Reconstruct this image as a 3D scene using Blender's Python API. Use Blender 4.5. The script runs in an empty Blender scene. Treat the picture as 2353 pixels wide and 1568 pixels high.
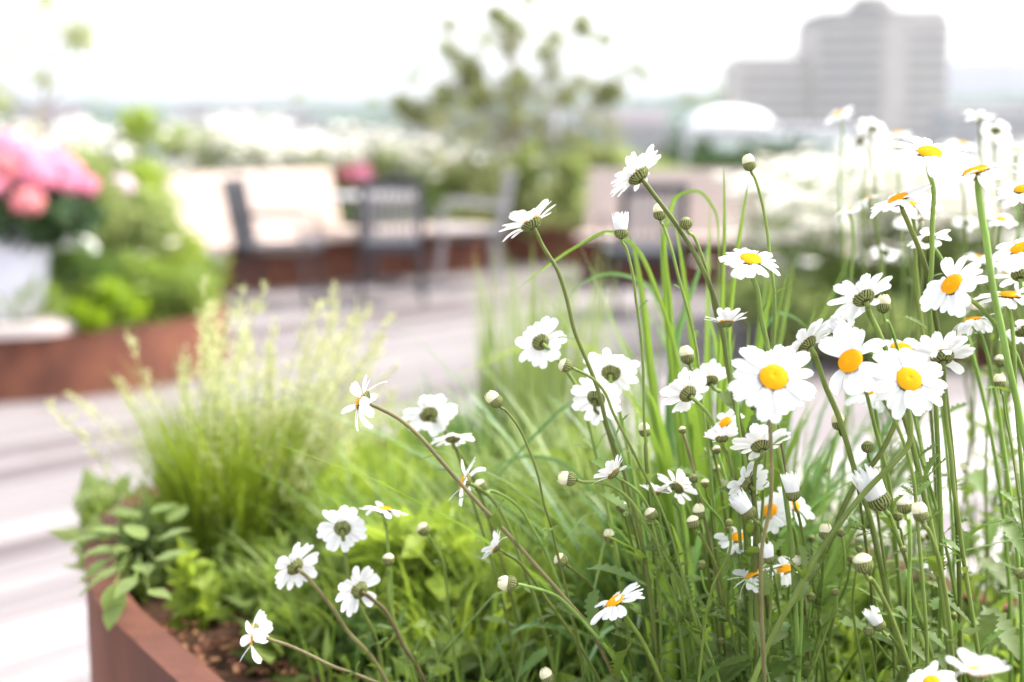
import bpy, math, random
import numpy as np
from mathutils import Vector, Matrix
R = math.radians
rnd = random.Random(7)
SC = bpy.context.scene
COL = SC.collection

# ------------------------------------------------------------------ camera, sky, sun, exposure
CAMZ = 1.4
PITCH = math.atan(534 / 3268)
FPX = 3268.0                      # focal length in pixels of a 2353-pixel-wide picture (50 mm lens)
cam_d = bpy.data.cameras.new('camera'); cam = bpy.data.objects.new('camera', cam_d); COL.objects.link(cam)
cam.location = (0, 0, CAMZ); cam.rotation_euler = (R(90) - PITCH, 0, 0)
cam_d.lens = 50; cam_d.sensor_width = 36; cam_d.clip_start = 0.02; cam_d.clip_end = 20000
cam_d.dof.use_dof = True; cam_d.dof.focus_distance = 0.87; cam_d.dof.aperture_fstop = 4.0
SC.camera = cam
W = bpy.data.worlds.new('World'); SC.world = W; W.use_nodes = True
nt = W.node_tree; nt.nodes.clear()
sky = nt.nodes.new('ShaderNodeTexSky'); sky.sky_type = 'NISHITA'; sky.sun_disc = False
SUN_EL, SUN_AZ = 52, 76           # azimuth measured from +Y towards +X
sky.sun_elevation = R(SUN_EL); sky.sun_rotation = R(SUN_AZ)
sky.air_density = 1.0; sky.dust_density = 4.0; sky.ozone_density = 1.0
bg = nt.nodes.new('ShaderNodeBackground'); bg.inputs['Strength'].default_value = 0.15
wo = nt.nodes.new('ShaderNodeOutputWorld')
hs_ = nt.nodes.new('ShaderNodeHueSaturation'); hs_.inputs['Saturation'].default_value = .4
nt.links.new(sky.outputs[0], hs_.inputs['Color']); nt.links.new(hs_.outputs[0], bg.inputs[0]); nt.links.new(bg.outputs[0], wo.inputs[0])
sl = bpy.data.lights.new('sun', 'SUN'); sl.energy = 1.2; sl.angle = R(14); sl.color = (1.0, 0.95, 0.88)
so = bpy.data.objects.new('sun', sl); COL.objects.link(so)
sd = Vector((math.sin(R(SUN_AZ)) * math.cos(R(SUN_EL)), math.cos(R(SUN_AZ)) * math.cos(R(SUN_EL)), math.sin(R(SUN_EL))))
so.rotation_euler = sd.to_track_quat('Z', 'Y').to_euler(); so.location = (0, 0, 30)
SC.view_settings.view_transform = 'Standard'; SC.view_settings.look = 'None'
SC.view_settings.gamma = 1; SC.view_settings.exposure = 2.15
SC.cycles.use_denoising = True
SC.cycles.volume_bounces = 1; SC.cycles.max_bounces = 8; SC.cycles.transparent_max_bounces = 12
SC.cycles.sample_clamp_indirect = 6

VR = Vector((1, 0, 0)); VU = Vector((0, math.sin(PITCH), math.cos(PITCH))); VF = Vector((0, math.cos(PITCH), -math.sin(PITCH)))
def P(px, py, d):
    return Vector((0, 0, CAMZ)) + VR * ((px - 1176.5) / FPX * d) + VU * ((784 - py) / FPX * d) + VF * d
def G(px, py, z=0.0):             # where the view ray meets the level z
    r = VR * ((px - 1176.5) / FPX) + VU * ((784 - py) / FPX) + VF
    return Vector((0, 0, CAMZ)) + r * ((z - CAMZ) / r.z)
def PY(px, py, Y):                # where the view ray meets the upright plane y = Y
    r = VR * ((px - 1176.5) / FPX) + VU * ((784 - py) / FPX) + VF
    return Vector((0, 0, CAMZ)) + r * (Y / r.y)
def N(n):
    return (VR * n[0] + VU * n[1] - VF * n[2]).normalized()

# ------------------------------------------------------------------ materials
def mat(name, col, rough=0.6, spec=0.3, trans=0.0, var=0.0, nscale=8.0, bump=0.0, bscale=60.0, metal=0.0, tcol=None, objvar=0.0, stretch=None, col2=None):
    m = bpy.data.materials.new(name); m.use_nodes = True
    t = m.node_tree; b = t.nodes['Principled BSDF']; out = t.nodes['Material Output']; L = t.links.new
    b.inputs['Roughness'].default_value = rough; b.inputs['Specular IOR Level'].default_value = spec
    b.inputs['Metallic'].default_value = metal
    c = (*col, 1); src = None
    if var or col2 or bump:
        tc = t.nodes.new('ShaderNodeTexCoord'); mp = t.nodes.new('ShaderNodeMapping')
        L(tc.outputs['Object'], mp.inputs[0])
        if stretch: mp.inputs['Scale'].default_value = stretch
    if var or col2:
        nz = t.nodes.new('ShaderNodeTexNoise'); nz.inputs['Scale'].default_value = nscale; nz.inputs['Detail'].default_value = 5
        L(mp.outputs[0], nz.inputs[0])
        rp = t.nodes.new('ShaderNodeValToRGB'); rp.color_ramp.elements[0].position = .32; rp.color_ramp.elements[1].position = .68
        L(nz.outputs[0], rp.inputs[0])
        c2 = col2 or tuple(x * (1 - var) for x in col); c1 = col if col2 else tuple(min(1, x * (1 + var)) for x in col)
        rp.color_ramp.elements[0].color = (*c2, 1); rp.color_ramp.elements[1].color = (*c1, 1); src = rp.outputs[0]
    if objvar:
        oi = t.nodes.new('ShaderNodeObjectInfo'); hs = t.nodes.new('ShaderNodeHueSaturation')
        ma = t.nodes.new('ShaderNodeMapRange'); ma.inputs[3].default_value = 1 - objvar; ma.inputs[4].default_value = 1 + objvar
        mh = t.nodes.new('ShaderNodeMapRange'); mh.inputs[3].default_value = .5 - objvar * .04; mh.inputs[4].default_value = .5 + objvar * .06
        L(oi.outputs['Random'], ma.inputs[0]); L(oi.outputs['Random'], mh.inputs[0])
        L(ma.outputs[0], hs.inputs['Value']); L(mh.outputs[0], hs.inputs['Hue'])
        if src: L(src, hs.inputs['Color'])
        else: hs.inputs['Color'].default_value = c
        src = hs.outputs[0]
    if src: L(src, b.inputs['Base Color'])
    else: b.inputs['Base Color'].default_value = c
    if bump:
        bn = t.nodes.new('ShaderNodeTexNoise'); bn.inputs['Scale'].default_value = bscale; L(mp.outputs[0], bn.inputs[0])
        bp = t.nodes.new('ShaderNodeBump'); bp.inputs['Strength'].default_value = bump; bp.inputs['Distance'].default_value = .002
        L(bn.outputs[0], bp.inputs['Height']); L(bp.outputs[0], b.inputs['Normal'])
    if trans:
        tr = t.nodes.new('ShaderNodeBsdfTranslucent'); mx = t.nodes.new('ShaderNodeMixShader'); mx.inputs[0].default_value = trans
        if tcol: tr.inputs[0].default_value = (*tcol, 1)
        elif src: L(src, tr.inputs[0])
        else: tr.inputs[0].default_value = c
        L(b.outputs[0], mx.inputs[1]); L(tr.outputs[0], mx.inputs[2]); L(mx.outputs[0], out.inputs[0])
    return m
M = {}
M['petal'] = mat('petal_white', (.86, .86, .84), .55, .2, trans=.38, bump=.35, bscale=900, stretch=(.12, 1, 1))
M['petalfar'] = mat('petal_far', (.86, .86, .83), .6, .1, trans=.35)
M['cream'] = mat('bud_cream', (.78, .74, .52), .6, .2, trans=.3)
M['disc'] = mat('disc_yellow', (.78, .36, .008), .7, .1, var=.2, nscale=500)
M['dip'] = mat('disc_floret_young', (.80, .50, .02), .7, .1)
M['bract'] = mat('bract_green', (.21, .24, .075), .6, .2, trans=.1, var=.25, nscale=400)
M['bractedge'] = mat('bract_edge', (.045, .035, .018), .8, .1)
M['stem'] = mat('stem_green', (.165, .225, .045), .5, .3, objvar=.42, var=.25, nscale=60, stretch=(1, 1, .2), trans=.12)
M['stemb'] = mat('stem_brown', (.145, .125, .05), .5, .3, objvar=.25, var=.25, nscale=60, trans=.08)
M['leaf'] = mat('leaf_green', (.105, .16, .035), .5, .3, trans=.35, tcol=(.21, .31, .035), var=.2, nscale=80, objvar=.3)
M['blade'] = mat('blade_green', (.13, .21, .035), .4, .4, trans=.4, tcol=(.22, .34, .04), var=.2, nscale=20)
M['bladeg'] = mat('blade_bluegreen', (.11, .20, .08), .4, .4, trans=.35, tcol=(.18, .33, .08), var=.2, nscale=20)
M['bladey'] = mat('blade_yellow', (.27, .35, .05), .5, .3, trans=.45, tcol=(.42, .54, .06), var=.2, nscale=20)
M['fine'] = mat('fine_blade', (.17, .23, .022), .5, .3, trans=.4, tcol=(.28, .38, .025), var=.2, nscale=15)
M['plume'] = mat('plume_straw', (.50, .52, .24), .8, .1, trans=.4, tcol=(.58, .57, .32))
M['under'] = mat('under_green', (.19, .26, .055), .5, .3, trans=.4, tcol=(.32, .43, .06), var=.3, nscale=9)
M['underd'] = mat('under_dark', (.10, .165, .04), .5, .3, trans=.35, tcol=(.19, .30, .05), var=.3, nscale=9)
M['pale'] = mat('leaf_pale', (.30, .36, .13), .5, .3, trans=.4, tcol=(.44, .52, .16), var=.25, nscale=5)
M['sap'] = mat('leaf_sapling', (.34, .37, .13), .5, .3, trans=.4, tcol=(.46, .50, .16), var=.2, nscale=9)
M['bigleaf'] = mat('leaf_big', (.20, .28, .07), .42, .45, trans=.35, tcol=(.34, .44, .08), var=.3, nscale=90, bump=.6, bscale=350)
M['lime'] = mat('leaf_lime', (.28, .40, .02), .5, .3, trans=.4, tcol=(.42, .58, .02), var=.2, nscale=9)
M['soft'] = mat('leaf_soft', (.22, .29, .10), .5, .3, trans=.4, tcol=(.34, .42, .12), var=.25, nscale=5)
M['hyd'] = mat('leaf_hydrangea', (.035, .07, .022), .5, .35, trans=.2, tcol=(.05, .12, .02), var=.3, nscale=12)
M['pink'] = mat('petal_pink', (.86, .33, .45), .6, .1, trans=.3, var=.12, nscale=14, objvar=.1)
M['salmon'] = mat('petal_salmon', (.84, .33, .34), .6, .1, trans=.3, var=.12, nscale=14)
M['lilac'] = mat('petal_lilac', (.80, .62, .72), .6, .1, trans=.3)
M['pine'] = mat('needle_olive', (.235, .255, .10), .6, .2, trans=.2, tcol=(.32, .35, .10), var=.35, nscale=6)
M['bark'] = mat('bark', (.24, .17, .12), .85, .1, var=.3, nscale=30, bump=.5)
M['soil'] = mat('soil', (.045, .028, .018), .95, .05, nscale=40, col2=(.13, .07, .045), bump=.8, bscale=120)
M['chip'] = mat('bark_chip', (.17, .075, .045), .85, .1, objvar=.3, var=.35, nscale=30)
M['metal'] = mat('chair_metal', (.04, .04, .048), .45, .4)
M['metalg'] = mat('chair_grey', (.33, .31, .32), .5, .4)
M['pot'] = mat('pot_glaze', (.55, .55, .62), .45, .4, var=.05, nscale=3)
M['glass'] = None
M['hill'] = mat('hill_forest', (.05, .08, .055), .9, .05, nscale=.006, col2=(.08, .10, .085))
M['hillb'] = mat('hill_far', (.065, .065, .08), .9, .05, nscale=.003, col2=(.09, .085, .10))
M['city'] = mat('city_ground', (.13, .14, .125), .9, .05, nscale=.02, col2=(.06, .085, .055))
M['concrete'] = mat('concrete', (.56, .50, .465), .85, .1, var=.08, nscale=.3)
M['concreted'] = mat('concrete_dark', (.27, .25, .24), .85, .1, var=.08, nscale=.3)
M['band'] = mat('window_band', (.33, .30, .30), .3, .5)
M['bwhite'] = mat('render_white', (.80, .79, .78), .7, .2)
M['bgrey'] = mat('render_grey', (.38, .37, .38), .8, .2, objvar=.4)
M['bred'] = mat('roof_dull', (.15, .13, .14), .8, .2, objvar=.3)
M['tree'] = mat('tree_dark', (.035, .07, .028), .7, .1, trans=.15, tcol=(.06, .12, .03), var=.4, nscale=.5)
def glassmat():
    m = bpy.data.materials.new('railing_glass'); m.use_nodes = True; t = m.node_tree
    b = t.nodes['Principled BSDF']; tr = t.nodes.new('ShaderNodeBsdfTransparent'); tr.inputs[0].default_value = (.92, .95, .95, 1)
    gl = t.nodes.new('ShaderNodeBsdfGlossy'); gl.inputs['Roughness'].default_value = .03
    mx = t.nodes.new('ShaderNodeMixShader'); mx.inputs[0].default_value = .07
    t.links.new(tr.outputs[0], mx.inputs[1]); t.links.new(gl.outputs[0], mx.inputs[2]); t.links.new(mx.outputs[0], t.nodes['Material Output'].inputs[0])
    return m
M['glass'] = glassmat()
def corten():
    m = mat('corten_steel', (.19, .072, .042), .8, .2, nscale=5.5, col2=(.085, .035, .025), stretch=(1.4, 1.4, .8), bump=.5, bscale=80)
    return m
M['corten'] = corten()
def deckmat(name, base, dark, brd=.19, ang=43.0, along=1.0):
    # weathered boards: each its own tone plus painted sun at right, grain along it
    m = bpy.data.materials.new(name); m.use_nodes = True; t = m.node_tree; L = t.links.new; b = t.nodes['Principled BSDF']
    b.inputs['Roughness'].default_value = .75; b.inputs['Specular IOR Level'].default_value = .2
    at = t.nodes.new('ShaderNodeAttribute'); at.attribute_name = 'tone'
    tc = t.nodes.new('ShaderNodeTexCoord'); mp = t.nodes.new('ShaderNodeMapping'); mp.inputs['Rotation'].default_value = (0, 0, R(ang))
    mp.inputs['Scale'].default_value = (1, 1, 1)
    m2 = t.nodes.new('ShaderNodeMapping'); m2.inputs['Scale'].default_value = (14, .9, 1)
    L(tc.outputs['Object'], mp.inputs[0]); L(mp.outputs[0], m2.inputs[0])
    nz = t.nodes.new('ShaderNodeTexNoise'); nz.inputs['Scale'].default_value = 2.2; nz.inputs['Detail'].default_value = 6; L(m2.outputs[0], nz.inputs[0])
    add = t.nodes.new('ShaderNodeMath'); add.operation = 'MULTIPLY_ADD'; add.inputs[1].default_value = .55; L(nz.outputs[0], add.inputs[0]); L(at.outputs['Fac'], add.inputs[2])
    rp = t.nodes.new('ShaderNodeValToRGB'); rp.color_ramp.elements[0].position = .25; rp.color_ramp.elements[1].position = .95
    rp.color_ramp.elements[0].color = (*dark, 1); rp.color_ramp.elements[1].color = (*base, 1); e3 = rp.color_ramp.elements.new(.72); e3.color = (*[c_ * .60 for c_ in base], 1)  # middle stop dims the boards outside the painted sunlit part
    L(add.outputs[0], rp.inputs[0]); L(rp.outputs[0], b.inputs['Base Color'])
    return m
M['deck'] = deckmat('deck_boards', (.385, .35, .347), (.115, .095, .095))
M['benchwood'] = mat('bench_wood', (.54, .435, .38), .65, .2, var=.12, nscale=6, stretch=(1, 6, 6))
M['topwood'] = mat('bench_top_wood', (.48, .42, .40), .7, .2, var=.15, nscale=8, stretch=(1, 8, 1))

# ------------------------------------------------------------------ mesh helpers
class MB:
    def __init__(s): s.v = []; s.f = []; s.m = []; s.n = 0
    def add(s, v, f, mi=0):
        v = np.asarray(v, float).reshape(-1, 3); s.v.append(v)
        s.f += [tuple(i + s.n for i in q) for q in f]; s.m += [mi] * len(f); s.n += len(v)
    def quads(s, v, mi=0):        # v: (k,4,3)
        v = np.asarray(v, float); k = len(v); s.v.append(v.reshape(-1, 3))
        i = np.arange(k * 4).reshape(k, 4) + s.n; s.f += [tuple(q) for q in i.tolist()]; s.m += [mi] * k; s.n += k * 4
    def grid(s, rows, closed=False, mi=0):     # rows: list of equal-length rings
        r = len(rows); c = len(rows[0]); base = s.n; s.v.append(np.asarray(rows, float).reshape(-1, 3)); s.n += r * c
        for i in range(r - 1):
            for j in range(c if closed else c - 1):
                k = (j + 1) % c
                s.f.append((base + i * c + j, base + i * c + k, base + (i + 1) * c + k, base + (i + 1) * c + j)); s.m.append(mi)
    def box(s, c, d, rz=0, mi=0, rx=0, ry=0):
        hx, hy, hz = [q / 2 for q in d]
        v = [Vector((x * hx, y * hy, z * hz)) for x in (-1, 1) for y in (-1, 1) for z in (-1, 1)]
        rot = Matrix.Rotation(rz, 3, 'Z') @ Matrix.Rotation(ry, 3, 'Y') @ Matrix.Rotation(rx, 3, 'X')
        v = [rot @ q + Vector(c) for q in v]
        s.add([tuple(q) for q in v], [(0, 1, 3, 2), (4, 6, 7, 5), (0, 4, 5, 1), (2, 3, 7, 6), (0, 2, 6, 4), (1, 5, 7, 3)], mi)
    def tube(s, pts, rads, k=8, mi=0, cap=True):
        pts = [Vector(p) for p in pts]; n = len(pts)
        if not hasattr(rads, '__len__'): rads = [rads] * n
        t0 = (pts[1] - pts[0]).normalized(); a = t0.orthogonal().normalized(); rows = []
        for i in range(n):
            t = (pts[min(i + 1, n - 1)] - pts[max(i - 1, 0)]).normalized()
            a = (a - t * a.dot(t)).normalized(); b = t.cross(a)
            rows.append([tuple(pts[i] + (a * math.cos(2 * math.pi * j / k) + b * math.sin(2 * math.pi * j / k)) * rads[i]) for j in range(k)])
        base = s.n; s.grid(rows, True, mi)
        if cap:
            s.f.append(tuple(base + j for j in range(k))[::-1]); s.m.append(mi)
            s.f.append(tuple(base + (n - 1) * k + j for j in range(k))); s.m.append(mi)
    def mesh(s, name, mats, smooth=False):
        me = bpy.data.meshes.new(name); v = np.concatenate(s.v) if s.v else np.zeros((0, 3))
        me.from_pydata(v.tolist(), [], s.f)
        for q in (mats if isinstance(mats, (list, tuple)) else [mats]): me.materials.append(q)
        if any(s.m): me.polygons.foreach_set('material_index', s.m)
        if smooth: me.polygons.foreach_set('use_smooth', [True] * len(s.f))
        me.update(); return me
    def build(s, name, mats, parent=None, smooth=False):
        return link(name, s.mesh(name, mats, smooth), parent)
def link(name, me, parent=None, mw=None):
    o = bpy.data.objects.new(name, me); COL.objects.link(o)
    if parent: o.parent = parent
    if mw is not None: o.matrix_local = mw
    return o
def tag(o, label, cat, group=None):
    o['label'] = label; o['category'] = cat
    if group: o['group'] = group
    return o
def thing(name, loc, label, cat, group=None):
    o = bpy.data.objects.new(name, None); COL.objects.link(o); o.location = loc; o.empty_display_size = .05
    return tag(o, label, cat, group)
def struct(o, kind='structure'): o['kind'] = kind; return o
def spline(pts, n=6):
    pts = [Vector(p) for p in pts]; k = len(pts)
    if k < 3: return [pts[0].lerp(pts[-1], i / n) for i in range(n + 1)]
    ln = [max(1e-6, (pts[i + 1] - pts[i]).length) for i in range(k - 1)]; tg = []
    for i in range(k):        # tangents weighted by segment length: no overshoot where spacing changes
        if i == 0: tg.append((pts[1] - pts[0]) / ln[0])
        elif i == k - 1: tg.append((pts[-1] - pts[-2]) / ln[-1])
        else: tg.append(((pts[i] - pts[i - 1]) / ln[i - 1] * ln[i] + (pts[i + 1] - pts[i]) / ln[i] * ln[i - 1]) / (ln[i] + ln[i - 1]))
    out = []
    for i in range(k - 1):
        for j in range(n):
            t = j / n; t2, t3 = t * t, t ** 3; a, b = pts[i], pts[i + 1]
            out.append(a * (2 * t3 - 3 * t2 + 1) + tg[i] * ln[i] * (t3 - 2 * t2 + t) + b * (3 * t2 - 2 * t3) + tg[i + 1] * ln[i] * (t3 - t2))
    out.append(pts[-1]); return out
def unit(v): return v / (np.linalg.norm(v, axis=-1, keepdims=True) + 1e-9)
def leafquads(rs, pts, L, Wd, up=.3, dirs=None):
    pts = np.asarray(pts, float); k = len(pts)
    d = rs.normal(size=(k, 3)); d[:, 2] = d[:, 2] * .6 + up
    if dirs is not None: d = dirs + d * .45
    d = unit(d); s = unit(np.cross(d, rs.normal(size=(k, 3))))
    l = (L * rs.uniform(.6, 1.3, k))[:, None]; w = (Wd * rs.uniform(.6, 1.3, k))[:, None]
    nrm = np.cross(d, s)
    return np.stack([pts, pts + d * l * .45 + s * w + nrm * w * .3, pts + d * l, pts + d * l * .45 - s * w + nrm * w * .3], 1)
def cloud(rs, c, r, n, shell=.0):
    u = unit(rs.normal(size=(n, 3))) * (rs.uniform(shell, 1, n) ** (1 / 2.2))[:, None]
    return np.asarray(c) + u * np.asarray(r)
def blades(mb, rs, base, h, n, spread, wid, lean=.35, segs=6, mi=0, rad=.05, droop=.5, dirbias=None, hv=(.6, 1.1)):
    for i in range(n):
        a = rs.uniform(0, 2 * math.pi); r0 = rad * math.sqrt(rs.uniform()); p = np.array(base, float) + [math.cos(a) * r0, math.sin(a) * r0, 0]
        a2 = a + rs.normal() * .5; out = np.array([math.cos(a2), math.sin(a2), 0]) * abs(rs.normal(lean, lean * .5))
        if dirbias is not None: out = out + np.array(dirbias)
        H = h * rs.uniform(*hv); w = wid * rs.uniform(.6, 1.2)
        side = unit(np.cross(out + [1e-4, 0, 0], [0, 0, 1.])); tw = rs.uniform(-1, 1)
        side = unit(side + tw * unit(out + 1e-5) * .8); dr = droop * rs.uniform(.3, 1.6)
        t = np.linspace(0, 1, segs + 1)[:, None]
        c = p + out * H * (t ** 1.5) * spread + np.array([0, 0, 1.]) * H * (t - dr * t ** 3 * .55)
        ww = w * (1 - t ** 2.2) * (.55 + .45 * np.minimum(1, t * 4)) + 1e-5
        mb.grid([[tuple(c[k] - side * ww[k]), tuple(c[k] + side * ww[k])] for k in range(segs + 1)], False, mi)

# ------------------------------------------------------------------ far setting: ground, hills, city
GZ = -24.0
mb = MB(); ring = []
for r_ in (1, 60, 400, 1500, 6500):
    ring.append([(r_ * math.cos(a * math.pi / 24), r_ * math.sin(a * math.pi / 24), GZ) for a in range(48)])
mb.grid(ring, True); struct(mb.build('ground', M['city']))
def ridge(name, m, pts, Y, depth):
    mb = MB(); rs = np.random.RandomState(3); rows = []
    P0 = [PY(x, y, Y) for x, y in pts]; P0 = spline(P0, 10)
    for k, (fy, fz) in enumerate(((-.5, 0), (-.3, .5), (-.12, .85), (0, 1), (.2, .8), (.6, 0))):
        rows.append([(p.x, Y + fy * depth, GZ - 1 + (p.z - GZ + 1 + rs.normal() * (3 if 0 < k < 5 else 0)) * fz) for p in P0])
    mb.grid(rows); return struct(mb.build(name, m, smooth=True))
ridge('hills', M['hill'], [(-1500, 236), (-600, 238), (0, 243), (300, 240), (390, 252), (480, 243), (700, 241), (900, 238), (1150, 232), (1400, 230), (1600, 215), (1800, 205), (2300, 215), (3200, 220)], 1700, 900)
ridge('far_hills', M['hillb'], [(1200, 240), (1700, 205), (2000, 165), (2170, 150), (2260, 136), (2353, 140), (2700, 120), (3600, 140)], 3400, 1500)
ridge('far_hills', M['hillb'], [(-2000, 215), (-600, 222), (300, 236), (900, 232), (1300, 238)], 4200, 1200)

def tower():
    Yt = 350.0; c = lambda px, py: PY(px, py, Yt)
    xl, xr, xm = c(1884, 100).x * 1.01, c(2162, 100).x * 1.02, c(2058, 100).x
    zt = c(2000, 52).z; z0 = GZ
    t = thing('office_tower', (xm, Yt, z0), 'tall grey concrete office tower with chamfered top and ribbon windows', 'building')
    # plan: a corner turned to the viewer
    plan = [(xl, Yt + 9), (xm - 2.2, Yt + .6), (xm + 2.2, Yt), (xr, Yt - .8), (xr, Yt + 34), (xl, Yt + 34)]
    cx, cy = (xl + xr) / 2, Yt + 18
    mb = MB(); rows = []
    for z, s in ((z0, 1), (zt, 1)):
        rows.append([((x - cx) * s + cx - xm, (y - cy) * s + cy - Yt, z - z0) for x, y in plan])
    mb.grid(rows, True); mb.build('wall', M['concrete'], t)
    mb = MB(); rows = []
    zz = c(2000, 20).z
    for z, s in ((zt + .01, 1.0), (zz, .90), (zz + .01, .35), (zz + 4.2, .22)):
        rows.append([((x - cx) * s + cx - xm, (y - cy) * s + cy - Yt, z - z0) for x, y in plan])
    mb.grid(rows, True); b = mb.n - 6; mb.f.append(tuple(range(b, b + 6))); mb.m.append(0); mb.build('roof', M['concreted'], t)
    z = zt - 3.2
    while z > z0 + 6:
        for (a, b2) in ((plan[0], plan[1]), (plan[2], plan[3])):
            va, vb = Vector((a[0] - xm, a[1] - Yt, 0)), Vector((b2[0] - xm, b2[1] - Yt, 0)); d = (vb - va); L = d.length; d.normalize()
            mid = (va + vb) / 2; mb = MB(); mb.box((mid.x, mid.y, z - z0 + .7), (L - 1.6, .3, 1.5), math.atan2(d.y, d.x)); mb.build('window_band', M['band'], t)
        z -= 3.05
    w = thing('office_wing', (c(1780, 0).x, Yt + 12, z0), 'lower grey concrete office block joined beside the tall tower', 'building')
    x0, x1 = c(1692, 0).x * 1.02, xl + .0; zt2 = c(1780, 152).z + 1.5; cx2 = (x0 + x1) / 2 - c(1780, 0).x
    mb = MB(); mb.box((cx2, 8, (zt2 - z0) / 2), (x1 - x0 - .3, 18, zt2 - z0)); mb.build('wall', M['concrete'], w)
    mb = MB(); mb.box((cx2, 8, zt2 - z0 + .6), (x1 - x0 - 4, 15, 1.2)); mb.build('roof', M['concreted'], w)
    z = zt2 - 2.8
    while z > z0 + 6:
        mb = MB(); mb.box((cx2 + .6, -1.1, z - z0), (x1 - x0 - 4, .3, 1.4)); mb.build('window_band', M['band'], w); z -= 3.05
tower()
def house(px, py, Y, w, dp, m, label, cat='building', group=None, rz=0, roof='flat', hgt=None, name='city_building'):
    top = PY(px, py, Y); h = hgt or (top.z - GZ); t = thing(name, (top.x, Y, top.z - h), label, cat, group); t.rotation_euler.z = rz
    mb = MB(); mb.box((0, dp / 2, h / 2), (w, dp, h)); mb.build('wall', m, t)
    mb = MB()
    if roof == 'flat': mb.box((0, dp / 2, h + .25), (w + .6, dp + .6, .5))
    elif roof == 'gable':
        hh = w * .22; v = [(-w / 2 - .4, -.4, h), (w / 2 + .4, -.4, h), (w / 2 + .4, dp + .4, h), (-w / 2 - .4, dp + .4, h), (-w / 2 - .4, dp / 2, h + hh), (w / 2 + .4, dp / 2, h + hh)]
        mb.add(v, [(0, 1, 5, 4), (2, 3, 4, 5), (1, 2, 5), (3, 0, 4), (0, 3, 2, 1)])
    else:
        rows = []
        for k in range(7):
            a = k / 6 * math.pi / 2; rows.append([(w / 2 * math.cos(a) * math.cos(j * math.pi / 10), dp / 2 + dp / 2 * math.cos(a) * math.sin(j * math.pi / 10), h + 2.4 * math.sin(a)) for j in range(20)])
        mb.grid(rows, True)
    mb.build('roof', M['bwhite'] if roof == 'dome' else (M['bred'] if roof == 'gable' else M['bgrey']), t, smooth=(roof == 'dome'))
    for k in range(int(min(5, h // 4))):
        mb = MB(); mb.box((0, -.06, h - 2.2 - k * 3), (w * .86, .16, 1.2)); mb.build('window_band', M['band'], t)
    return t
house(1690, 282, 240, 14, 14, M['bwhite'], 'bright white low hall with rounded roof left of the grey tower', roof='dome')
house(1460, 285, 210, 9, 12, M['bgrey'], 'dark slate roofed low building just right of the bushy pine', roof='gable')
house(2290, 262, 260, 16, 14, M['bgrey'], 'blue grey flat building at the right edge beside the tower foot')
house(1900, 300, 200, 14, 12, M['bwhite'], 'pale flat roofed block in front of the grey tower foot')
for i in range(40):
    px = rnd.choice([rnd.uniform(-150, 1350), rnd.uniform(2180, 2500)]); Y = rnd.uniform(350, 1300)
    py = max(258, 250 + 26 * 300 / Y * rnd.uniform(.7, 1.6) + rnd.uniform(0, 8))
    house(px, py, Y, rnd.uniform(12, 26), rnd.uniform(10, 18), M['bgrey'],
          'hazy low city building far below the terrace', 'building', 'city buildings beyond the terrace', rnd.uniform(-.4, .4), rnd.choice(['flat', 'flat', 'gable']))
rs = np.random.RandomState(11)
mb = MB(); pts = []
for i in range(420):
    Y = rs.uniform(260, 1500); px = rs.uniform(-300, 2600); g = PY(px, 400, Y); r_ = rs.uniform(4, 9)
    pts.append(cloud(rs, (g.x, Y, GZ + r_ * .9), (r_ * 1.5, r_, r_), 60))
mb.quads(leafquads(rs, np.concatenate(pts), 4.5, 1.8)); struct(mb.build('distant_woods', M['tree']), 'stuff')
def bigtree(px, py, Y, r_, label):
    top = PY(px, py, Y); h = top.z - GZ; t = thing('city_tree', (top.x, Y, GZ), label, 'tree', 'trees below the terrace edge')
    mb = MB(); mb.tube([(0, 0, 0), (.2, 0, h * .5), (0, .3, h * .85)], [.5, .35, .1]); mb.build('trunk', M['bark'], t)
    mb = MB(); k = [cloud(rs, (rs.uniform(-.6, .6) * r_, rs.uniform(-.5, .5) * r_, h - r_ * rs.uniform(.5, 1.5)), (r_ * .5,) * 3, 260) for _ in range(9)]
    mb.quads(leafquads(rs, np.concatenate(k), 1.1, .4)); mb.build('crown', M['tree'], t)
for a in [(1570, 302, 95, 4.8, 'round dark green tree crown behind the right slatted bench'), (1650, 300, 100, 5.6, 'widest dark green tree crown beyond the right slatted bench'), (1740, 312, 92, 4.2, 'small dark tree crown left of the crowded white daisies'),
          (150, 300, 120, 5, 'grey green tree crown behind the pink hydrangea'), (640, 318, 130, 6, 'broad tree crown behind the far white daisies'), (450, 310, 140, 6, 'green tree crown behind the lime shrub')]: bigtree(*a)

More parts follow.
